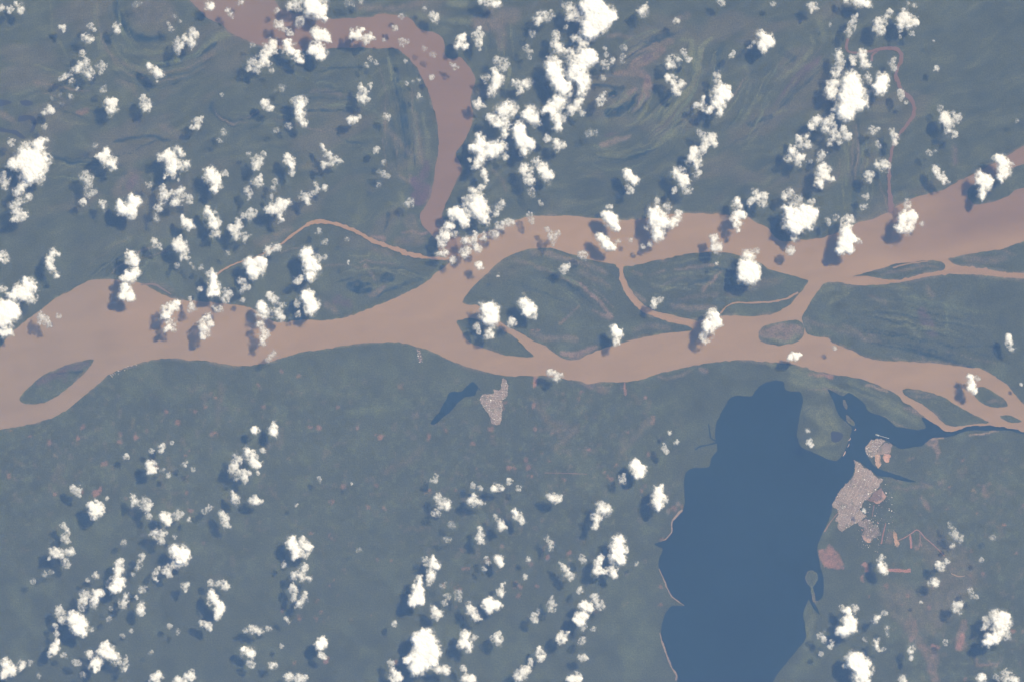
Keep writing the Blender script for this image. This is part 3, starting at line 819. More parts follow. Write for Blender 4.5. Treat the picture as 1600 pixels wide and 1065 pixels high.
# narrow creeks
CREEKS = [
 ([(706,404,3),(690,404,4),(665,402,5),(640,397,7),(620,390,6.5),(600,383,6),(580,375,5.5),(560,364,5),(540,355,4.5),(520,349,5),(500,346,5),(485,349,5),(470,358,4.5),(455,369,4),(440,381,3.5),(420,392,3),(400,402,2.5),(370,411,2),(345,424,2.5),(338,432,2)],
  TAN * 0.92, 'thin tan side channel arching left of the meeting of the rivers', 'channel'),
 ([(968,412,9),(970,422,7),(972,436,7),(977,450,7),(984,462,7),(996,476,7),(1008,486,6),(1025,493,6),(1045,499,6),(1070,504,6),(1090,507,7)],
  TAN * 0.93, 'curved tan channel between the two middle islands', 'channel'),
 ([(1247,457,3),(1228,467,2.6),(1205,471.5,2.6),(1175,473,2.6),(1150,473,2.2),(1135,479,2.2),(1126,490,3)],
  TAN * 0.85, 'thin tan creek crossing the lower side of the pointed middle island', 'creek'),
 ([(1331,434,2),(1350,432,2),(1370,436,3),(1385,438.5,3.5),(1402,439.5,4),(1425,434.5,4.5),(1450,429,5),(1475,426,6),(1495,421,8),(1520,422,9),(1550,426,8),(1575,430,7),(1605,432,7)],
  TAN * 0.85, 'thin winding channel along the top of the large right island', 'channel'),
 ([(1325,60,4),(1322,75,4),(1328,82,3.5),(1345,82,3.5),(1362,80,4.5),(1375,77,5),(1390,76,5.5),(1402,78,6),(1408,86,6),(1408,97,6),(1402,108,5),(1400,118,6),(1404,132,6),(1412,145,6),(1424,155,7),(1428,165,5.5),(1427,182,5),(1417,195,4.5),(1405,210,4.5),(1396,225,4.5),(1392,245,4.5),(1390,265,5),(1389,285,5),(1390,305,6),(1392,320,8),(1394,333,9)],
  np.array((0.135,0.078,0.060)), 'narrow reddish creek winding down on the right to the brown river', 'creek'),
 ([(1362,96,4),(1363,88,4),(1370,80,3)], np.array((0.14,0.08,0.06)), 'short reddish stub at the head of the narrow winding creek', 'creek'),
 ([(220,445,2),(240,444,3),(252,450,3),(268,460,1.5)], BROWN * .9, 'faint brown slough behind the wide left reach of the river', 'creek'),
 ([(1395,418.5,2),(1420,412,2.4),(1450,408,2)], TAN * .5 + MUD * .4, 'thin muddy slough on the narrow wooded island', 'creek'),
]
for pts, c, l, cat in CREEKS:
    tag(strip(cat, pts, 0.22, RIVER, colorfn=flat(c), wob=.45), l, cat, kind='structure')
DARKC = [([(1107,662,1.6),(1109,675,2),(1111,684,2.2),(1122,690,2.5)], 'thin dark creek entering the lake from above on its left shore'),
         ([(1086,702,1.5),(1094,697,2.4),(1108,694,2.6),(1122,690,3)], 'thin dark creek entering the lake from the left'),
         ([(736,598,2),(744,603,1.5),(752,610,1)], 'thin dark creek joining the narrow lake to the small town')]
for pts, l in DARKC:
    tag(strip('creek', pts, 0.03, DARKW, colorfn=flat(BLACKW), wob=.3), l, 'creek', kind='structure')

# ---------------------------------------------------------------- islands
for k, (p, l) in enumerate(ISLANDS):
    q = outline(p, .9, 2.5, 20 + k)
    small = (q[:, 0].max() - q[:, 0].min()) < 60
    tag(filled('island', q, 0.18, LAND, 2.0 if small else 2.6, cover, (0, 0, 1610, 1065)), l, 'island', kind='structure')

# ---------------------------------------------------------------- beaches, roads, bare ground
BEACH = [([(1066,796,3),(1058,804,3),(1050,815,1.6),(1049,831,1.6),(1040,842,2.2),(1036,843,1.5)], 'thin pale beach at the top of the left lake shore bay'),
         ([(1030,888,1),(1036,902,1.4),(1042,917,2),(1049,930,1.6),(1058,938,1.8),(1069,945,1.2)], 'thin pale beach running out along the pointed spit in the lake'),
         ([(1031,988,1.6),(1035,1003,2),(1042,1023,2.4),(1049,1041,2.4),(1057,1054,2.6),(1056,1062,2)], 'thin pale beach along the lowest left shore of the lake')]
for pts, l in BEACH:
    tag(strip('beach', pts, 0.09, BARE, colorfn=flat(SAND * .72), wob=.6), l, 'beach', kind='structure')
ROADS = [([(1403,844,1.4),(1412,840,1.8),(1422,834,1.6),(1432,827,2.0),(1437,830,2.0),(1445,839,1.5),(1458,850,1.3),(1476,868,1.3)], PINK * .7 + SAND * .15, 'pale earth road bending right of the lake town towards the lower right'),
         ([(1384,817,1.8),(1379,838,2.0),(1377,849,2.4)], PINK * .8, 'short pink earth road standing right of the suburb'),
         ([(1422,835,3),(1423,845,3.4),(1424,856,3.6)], PINK * .9, 'short wide red earth strip hanging below the bending road'),
         ([(1386,890,3.6),(1400,890.5,4.4),(1412,891,5),(1423,890.5,5)], PINK * .9, 'straight reddish airstrip below the lake town, right of a small cloud'),
         ([(1486,895,1.2),(1498,900,1.8),(1508,899,1.2)], SAND * .8, 'short pale track at the lower right beyond the end of the bending road'),
         ([(850,738,.8),(880,738.5,1.0),(917,740,.8)], PINK * .4 + MUD * .5, 'faint straight earth road left of the lake'),
         ([(1366,788,1.2),(1364,798,1.2),(1363,806,1.2)], PINK * .55 + MUD * .3, 'thin pale street running down from the larger lake town'),
         ([(1356,780,1.2),(1364,782,1.5),(1370,786,1.5)], PINK * .9, 'short pink track along the right flank of the larger lake town'),
         ([(1437,831,2),(1438,845,2.4),(1435,857,1.6)], BROWN * .9, 'short brown track below the top of the bending road'),
         ([(1310,800,1.4),(1301,810,1.4),(1293,822,1.6),(1288,830,2.2)], PINK * .45 + MUD * .5, 'faint earth road along the lake shore below the larger town')]
for pts, c, l in ROADS:
    tag(strip('road', pts, 0.03, BARE, colorfn=flat(c), wob=.35), l, 'road', kind='structure')
# ---------------------------------------------------------------- towns
ROOFW, _, _b = new_mat('pale_roofs'); _b.inputs['Base Color'].default_value = (0.50, 0.47, 0.44, 1)
_at = ROOFW.node_tree.nodes.new('ShaderNodeAttribute'); _at.attribute_name = 'cover'
ROOFW.node_tree.links.new(_at.outputs['Color'], _b.inputs['Base Color'])
TOWNG = np.array((0.235, 0.180, 0.150))
MAIN_TOWN = [(1337,719),(1345,724),(1352,731),(1362,736),(1369,745),(1379,747),(1379,750),(1375,756),(1369,765),(1360,775),(1352,781),(1346,788),(1344,795),(1349,801),(1353,807),
             (1340,816),(1324,824),(1316,829),(1309,825),(1310,817),(1305,811),(1310,804),(1309,796),(1301,790),(1305,780),(1307,774),(1316,762),(1326,752),(1334,744),(1336,732),(1335,722)]
UP_TOWN = [(1362,687),(1376,685),(1384,690),(1379,693),(1373,701),(1367,711),(1362,715),(1355,710),(1351,701),(1356,694)]
UP_GREY = [(1374,701),(1379,694),(1385,691),(1394,695),(1391,703),(1389,707),(1380,708),(1369,710)]
UP_BARE = [(1367,711),(1374,709),(1376,717),(1377,725),(1372,731),(1369,725)]
UP_BARE2 = [(1381,709),(1391,709),(1390,720),(1385,722),(1380,716)]
SUB = [(1341,816),(1352,810),(1359,811),(1365,820),(1372,819),(1374,824),(1376,836),(1367,839),(1360,845),(1352,842),(1346,835),(1350,830),(1348,824),(1342,821)]
EAST = [(1368,766),(1376,762),(1379,768),(1379,781),(1370,786),(1358,780)]
SMALL = [(786,590),(792,594),(794,611),(791,620),(785,626),(785,638),(784,648),(782,659),(778,662),(770,662),(766,655),(764,647),(757,640),(753,631),(749,622),(754,616),(772,614),(771,608),(777,610),(782,608),(783,600)]
def towncol(base, green=.45):
    def f(x, y):
        n = fbm(x, y, 5, 3, 701); m = fbm(x, y, 18, 2, 702)
        c = base[None] * (1 + .16 * n + .10 * m)[:, None]
        g = smooth(green, green + .35, fbm(x, y, 9, 3, 703))[:, None] * .55
        return np.clip(c + (FOREST[None] * 1.5 - c) * g, .01, .9)
    return f
def town_ground(poly, base, label, seed, amp=1.5, green=.45):
    q = rough(rough(spline(poly, True, 1.2), amp, 5.0, seed), amp * .6, 2.2, seed + 7)
    o = filled('town_ground', q, 0.06 + 0.002 * (seed - 60), BARE, 1.3, towncol(base, green))
    tag(o, label, 'town ground', kind='structure')
town_ground(EAST, np.array((.150, .100, .080)), 'brownish bare ground on the right flank of the larger lake town', 60)
town_ground(MAIN_TOWN, TOWNG, 'pale grey built-up ground of the larger town on the right shore of the lake', 61)
town_ground(UP_TOWN, TOWNG * 1.08, 'pale built-up ground of the upper town across the dark inlet', 62)
town_ground(UP_GREY, TOWNG * .92, 'plain grey-brown yard on the right half of the upper town', 68, .8)
town_ground(UP_BARE, np.array((.34, .225, .160)), 'narrow bare orange earth below the upper town, left of two', 63, .8)
town_ground(UP_BARE2, np.array((.37, .215, .160)), 'square bare orange earth below the upper town, right of two', 69, .8)
town_ground(SUB, TOWNG * .72, 'loosely built pinkish suburb below the larger lake town', 64, 2.4, -.05)
town_ground(SMALL, TOWNG * .95, 'pale built-up ground of the small town on the south bank of the brown river', 65)
ORANGE = [(1397,829),(1400,834),(1403,843),(1406,853),(1401,854),(1398,848),(1396,838)]
town_ground(ORANGE, np.array((.34, .215, .140)), 'bright orange bare earth at the start of the bending road', 66)
PINKF = [(1347,834),(1353,840),(1358,842),(1361,846),(1355,847),(1349,842)]
town_ground(PINKF, np.array((.32, .210, .165)), 'bare pinkish earth along the lower rim of the suburb', 67)
PINKE = [(1378,766),(1381,769),(1384,776),(1379,781),(1376,786),(1371,787),(1364,783),(1370,783),(1377,778)]
town_ground(PINKE, np.array((.30, .185, .145)), 'ragged pink earth at the right end of the larger lake town', 70, 1.0)

def streets(name, poly, rot, du, dv, label, col):
    p = np.array(poly, float); c, sn = math.cos(rot), math.sin(rot)
    cx_, cy_ = p.mean(0); Rr = np.hypot(*(p - p.mean(0)).T).max()
    V, Qs = [], []; n = 0
    for axis_, d in ((0, du), (1, dv)):
        for o in np.arange(-Rr, Rr, d):
            o = o + np.random.uniform(-.2, .2) * d
            t = np.arange(-Rr, Rr, 1.5)
            w = o + 1.2 * fbm(t, np.full(len(t), o), 22, 2, 711 + axis_)
            u, v = (t, w) if axis_ == 0 else (w, t)
            x, y = cx_ + u * c - v * sn, cy_ + u * sn + v * c
            k = inside(p, x, y) & (fbm(x, y, 14, 2, 713 + axis_) > -.45)
            dx, dy = (c, sn) if axis_ == 0 else (-sn, c)
            for q in np.nonzero(k[:-1] & k[1:])[0]:
                hw = .26
                for e in (q, q + 1):
                    V += [(wx(x[e] + dy * hw), wy(y[e] - dx * hw), .098), (wx(x[e] - dy * hw), wy(y[e] + dx * hw), .098)]
                Qs.append((n, n + 1, n + 3, n + 2)); n += 4
    V = np.array(V); Qs = np.array(Qs)
    a, b, e = V[Qs[0][0]], V[Qs[0][1]], V[Qs[0][2]]
    if (b[0] - a[0]) * (e[1] - a[1]) - (b[1] - a[1]) * (e[0] - a[0]) < 0: Qs = Qs[:, ::-1]
    o = mesh_from(name, V, quads=Qs, mat=BARE); set_color(o, np.repeat(np.array(col)[None], len(V), 0))
    tag(o, label, 'streets', kind='structure')
streets('streets', MAIN_TOWN, 2.0, 5.5, 8.5, 'crooked grid of pale streets in the larger lake town', (.36, .29, .25))
streets('streets', UP_TOWN, 2.4, 5.0, 6.0, 'short pale streets of the upper town across the dark inlet', (.36, .29, .25))
streets('streets', SMALL, .05, 4.2, 9.0, 'level pale streets of the small town by the river', (.34, .27, .23))

BOXQ = np.array([(4,5,6,7),(0,1,5,4),(1,2,6,5),(2,3,7,6),(3,0,4,7)])
def houses(name, poly, n, label, rot, seed, big=0.35, palette=None):
    """roofs on crooked street rows; far too small here to tell apart"""
    rs = np.random.RandomState(seed)
    p = np.array(poly, float)
    x = rs.uniform(p[:, 0].min(), p[:, 0].max(), n * 5); y = rs.uniform(p[:, 1].min(), p[:, 1].max(), n * 5)
    k = inside(p, x, y); x, y = x[k][:n], y[k][:n]
    c, s = math.cos(rot), math.sin(rot)
    u, v = x * c + y * s, -x * s + y * c
    street = np.minimum(np.abs((u / 2.6) % 1 - .5), np.abs((v / 3.4) % 1 - .5)) > .07
    u, v = u[street], v[street]
    x, y = u * c - v * s, u * s + v * c
    m = len(x)
    a = rs.uniform(.16, big, m) * (1 + 1.6 * (rs.rand(m) > .95)); b = a * rs.uniform(.5, 1.1, m); h = rs.uniform(.03, .09, m)
    base = np.array([(-1,-1,0),(1,-1,0),(1,1,0),(-1,1,0),(-1,-1,1),(1,-1,1),(1,1,1),(-1,1,1)], float)
    lx = base[None, :, 0] * a[:, None]; ly = base[None, :, 1] * b[:, None]
    V = np.stack([wx(x)[:, None] + (lx * c + ly * s) * .5, wy(y)[:, None] + (-lx * s + ly * c) * .5, base[None, :, 2] * h[:, None] + .10], -1).reshape(-1, 3)
    Qs = (BOXQ[None] + (np.arange(m) * 8)[:, None, None]).reshape(-1, 4)
    o = mesh_from(name, V, quads=Qs, mat=ROOFW, smooth=False)
    pal = palette or [(.34,.30,.27),(.30,.24,.20),(.30,.19,.14),(.24,.15,.11),(.26,.24,.22),(.40,.37,.34),(.20,.18,.16),(.30,.26,.23),(.27,.22,.18),(.33,.28,.25),(.36,.31,.27),(.74,.73,.71)]
    pc = np.array(pal)[rs.randint(0, len(pal), m)] * rs.uniform(.85, 1.15, (m, 1))
    set_color(o, np.repeat(np.clip(pc, 0, .85), 8, 0))
    return tag(o, label, 'town houses', kind='stuff')
houses('town_buildings', MAIN_TOWN, 2300, 'dense pale roofs of the larger town on the right shore of the lake', .35, 1)
houses('town_buildings', UP_TOWN, 600, 'dense pale roofs of the upper town across the dark inlet', .6, 2)
houses('town_buildings', SUB, 380, 'scattered pale roofs of the suburb below the larger lake town', .2, 3)
houses('town_buildings', SMALL, 1500, 'pale roofs of the small town on the south bank of the brown river', .1, 4)
OUT = [(1380,750),(1392,770),(1398,800),(1392,840),(1372,862),(1345,856),(1330,838),(1352,812),(1346,790),(1362,776)]
houses('town_buildings', OUT, 170, 'pale houses strewn through the outskirts right of the larger lake town', .3, 8, .55)
BANK = [(172,585),(196,573),(214,567),(215,570),(197,577),(175,590)]
houses('riverside_buildings', BANK, 60, 'tiny bright roofs strung along the south bank at the left', .4, 5, .7)
VIL = [(651,545),(656,545),(660,566),(655,566)]
houses('riverside_buildings', VIL, 90, 'tiny pale roofs of a village on the south bank at the middle', .1, 6, .5)
WHITE, _, _b = new_mat('pale_steel'); _b.inputs['Base Color'].default_value = (.34, .35, .36, 1)
def box_mesh(name, cx_, cy_, lx, ly, z0, z1, rot, parent=None, mat=WHITE):
    c, s = math.cos(rot), math.sin(rot)
    b = np.array([(-1,-1,0),(1,-1,0),(1,1,0),(-1,1,0),(-1,-1,1),(1,-1,1),(1,1,1),(-1,1,1)], float)
    X, Y = b[:, 0] * lx / 2, b[:, 1] * ly / 2
    V = np.stack([cx_ + X * c - Y * s, cy_ + X * s + Y * c, np.where(b[:, 2] > 0, z1, z0)], 1)
    return mesh_from(name, V, quads=np.vstack([BOXQ, [(3, 2, 1, 0)]]), mat=mat, smooth=False, parent=parent)
dock = bpy.data.objects.new('floating_dock', None); COL.objects.link(dock)
dock.location = (wx(1379), wy(681.5), 0.06)
tag(dock, 'pale thin floating dock line in dark water above the upper town', 'dock')
_r = math.atan2(-(684.5 - 679), 20)
for i in range(5):
    t = (i - 2) * 1.72
    box_mesh('pontoon', t * math.cos(_r), t * math.sin(_r), 1.5 if i else 2.4, .34 if i else .9, 0, .08, _r, dock)
box_mesh('walkway', 0, 0, 8.2, .12, .081, .11, _r, dock)
SHOALS = [((1335,672),(1337,669),'pale shoal at the right tip of the green peninsula in the lake'),
          ((1326,688),(1329,683),'pale shoal beside the lower right shore of the green peninsula, upper of three'),
          ((1324,698),(1327,692),'pale shoal beside the lower right shore of the green peninsula, middle of three'),
          ((1317,712),(1321,704),'pale shoal beside the lower right shore of the green peninsula, lowest of three')]
for a, b, l in SHOALS:
    m = ((a[0] + b[0]) / 2 + .6, (a[1] + b[1]) / 2)
    tag(strip('shoal', [(a[0], a[1], .6), (m[0], m[1], 1.5), (b[0], b[1], .6)], .09, BARE, colorfn=flat(SAND * 1.3), wob=.7), l, 'shoal', kind='structure')
# ---------------------------------------------------------------- clouds
CLOUD = bpy.data.materials.new('cloud_droplets'); CLOUD.use_nodes = True
_n = CLOUD.node_tree; _n.nodes.clear()
_out = _n.nodes.new('ShaderNodeOutputMaterial')
_at = _n.nodes.new('ShaderNodeAttribute'); _at.attribute_name = 'droplets'
_d = _n.nodes.new('ShaderNodeBsdfDiffuse'); _d.inputs['Color'].default_value = (.95, .95, .95, 1)
_t = _n.nodes.new('ShaderNodeBsdfTranslucent'); _t.inputs['Color'].default_value = (.62, .62, .62, 1)
_m1 = _n.nodes.new('ShaderNodeMixShader'); _m1.inputs[0].default_value = 0.25
_dp = _n.nodes.new('ShaderNodeAttribute'); _dp.attribute_name = 'depth'
_mr = _n.nodes.new('ShaderNodeMapRange')      # thin cloud passes light on, deep cloud throws it back
_mr.inputs['From Min'].default_value = 0.0; _mr.inputs['From Max'].default_value = 0.8
_mr.inputs['To Min'].default_value = 0.74; _mr.inputs['To Max'].default_value = 0.16
_n.links.new(_dp.outputs['Fac'], _mr.inputs['Value']); _n.links.new(_mr.outputs['Result'], _m1.inputs[0])
_tr = _n.nodes.new('ShaderNodeBsdfTransparent')
_m2 = _n.nodes.new('ShaderNodeMixShader')
_n.links.new(_d.outputs[0], _m1.inputs[1]); _n.links.new(_t.outputs[0], _m1.inputs[2])
_n.links.new(_at.outputs['Fac'], _m2.inputs[0])
_n.links.new(_tr.outputs[0], _m2.inputs[1]); _n.links.new(_m1.outputs[0], _m2.inputs[2])
_n.links.new(_m2.outputs[0], _out.inputs['Surface'])

BASE0 = 23.5                          # cloud base, in photo px (about 900 m); deeper clouds ride a little higher
def make_cloud(blobs, w):
    """one cumulus: a lumpy mound on a flat base whose droplets thin out towards a ragged rim"""
    B = np.array(blobs, float)
    B[:, 2] *= 1.10 + 0.16 * min(w, .5)
    rm = B[:, 2].max(); area = (B[:, 2] ** 2).sum()
    R = min(math.sqrt(area), rm * 2.0)
    g = 0.90 if R > 9 else 0.62
    BASE = BASE0 + 0.22 * min(R, 30)
    pad = 3.0 + 0.45 * rm
    x0, y0 = (B[:, :2] - B[:, 2:]).min(0) - pad; x1, y1 = (B[:, :2] + B[:, 2:]).max(0) + pad
    xs = np.arange(x0, x1 + g, g); ys = np.arange(y0, y1 + g, g)
    X, Y = np.meshgrid(xs, ys); sh = X.shape; x, y = X.ravel(), Y.ravel()
    wa = min(2.6, 0.22 * rm + .5)
    qx = x + wa * fbm(x, y, 7.5, 3, 801); qy = y + wa * fbm(x, y, 7.5, 3, 802)
    F = np.zeros(len(x))
    for bx, by, br in B:
        d2 = ((qx - bx) ** 2 + (qy - by) ** 2) / (1.40 * br) ** 2
        F += np.maximum(0, 1 - d2) ** 2
    F = 2.2 * np.tanh(F / 2.2)
    n1 = fbm(x, y, 9.0, 4, 811, .6)
    n2 = fbm(x, y, 4.2, 3, 821, .65)
    n3 = fbm(x, y, 2.8, 2, 823, .55)
    soft = F - 0.07 + (0.22 * n1 + 0.32 * n2 + 0.14 * n3) * np.minimum(1, 0.28 + F * 2)      # the thin outer veil
    T = 0.25 + 0.62 * w                                           # where the dense lumps begin
    D = F - T + (0.22 + 0.40 * w) * n1 * np.minimum(1, .3 + 2 * F) + ((0.20 + 0.55 * w) * n2 + (.08 + .22 * w) * n3) * np.minimum(1, .2 + F) * np.clip(1.8 - F, .35, 1)
    D[F < 0.004] = -1; soft[F < 0.004] = -1
    core = smooth(-0.30, 0.86 + 0.15 * w, D) ** 1.2 * np.clip(1.04 - 0.95 * w + 0.25 * w * n2, .15, 1) * min(1, max(.5, R / 9.5))
    veil = np.clip(0.38 + 0.42 * min(w, .5) + (0.08 + .26 * w) * n3 + (.08 + .30 * w) * n2, .04, .85) * smooth(0.0, 0.52 - .2 * min(w, .5), soft) * (1 - 1.2 * max(0, w - .45))
    al = 1 - (1 - np.clip(veil + (1 - veil) * core, 0, 1)) ** 1.2
    deep = smooth(-0.25, 1.05 + 0.3 * w, D) * max(.2, 1 - 1.05 * w)
    D = np.maximum(D, 0.22 * np.clip(soft, 0, 1))
    # light passes two skins, top and base
    al_skin = 1 - np.sqrt(1 - np.clip(al, 0, .9995))
    H = min(0.26 * R, 9.0)
    Dh = 1.25 * np.tanh(F / 1.0) - 0.03 + 0.16 * n1 * np.minimum(1, .3 + F) + 0.05 * n2 * np.minimum(1, F)
    hs = smooth(-0.1, 1.5, Dh) * .8 + 0.2 * np.clip(Dh / 1.5, 0, 1)
    bil = 0.5 + 0.5 * (1 - np.abs(fbm(x, y, max(8, R * .8), 2, 831)))
    top = H * hs * (0.65 + 0.4 * bil) + 0.2 * (al > 0.02)
    z_t = BASE + top
    z_b = BASE - 0.12 * top - 0.6 * hs * (0.5 + 0.5 * n1)
    A = al.reshape(sh) > 0.012
    cell = A[1:, 1:] | A[1:, :-1] | A[:-1, 1:] | A[:-1, :-1]
    if not cell.any(): return None
    idx = np.arange(len(x)).reshape(sh)
    a, b, c, d = idx[1:, :-1][cell], idx[1:, 1:][cell], idx[:-1, 1:][cell], idx[:-1, :-1][cell]
    Qt = np.stack([a, b, c, d], 1)
    used = np.unique(Qt); remap = np.full(len(x), -1); remap[used] = np.arange(len(used)); Qt = remap[Qt]
    x, y, z_t, z_b, sk = x[used], y[used], z_t[used], z_b[used], al_skin[used]
    dep = deep[used]
    n = len(used)
    mx, my = B[:, 0].mean(), B[:, 1].mean()
    k = 1 - BASE * PX / CAM_H          # it stands this little nearer the point below the camera than it looks
    ox, oy = wx(mx) * k, wy(my) * k
    V = np.concatenate([np.stack([wx(x) * k - ox, wy(y) * k - oy, (z_t - BASE) * PX], 1), np.stack([wx(x) * k - ox, wy(y) * k - oy, (z_b - BASE) * PX], 1)])
    Qs = np.vstack([Qt, (Qt + n)[:, ::-1]])
    o = mesh_from('cloud', V, quads=Qs, mat=CLOUD)
    o.location = (ox, oy, BASE * PX)
    set_float(o, 'droplets', np.concatenate([sk, sk]))
    set_float(o, 'depth', np.concatenate([dep, dep]))
    return o
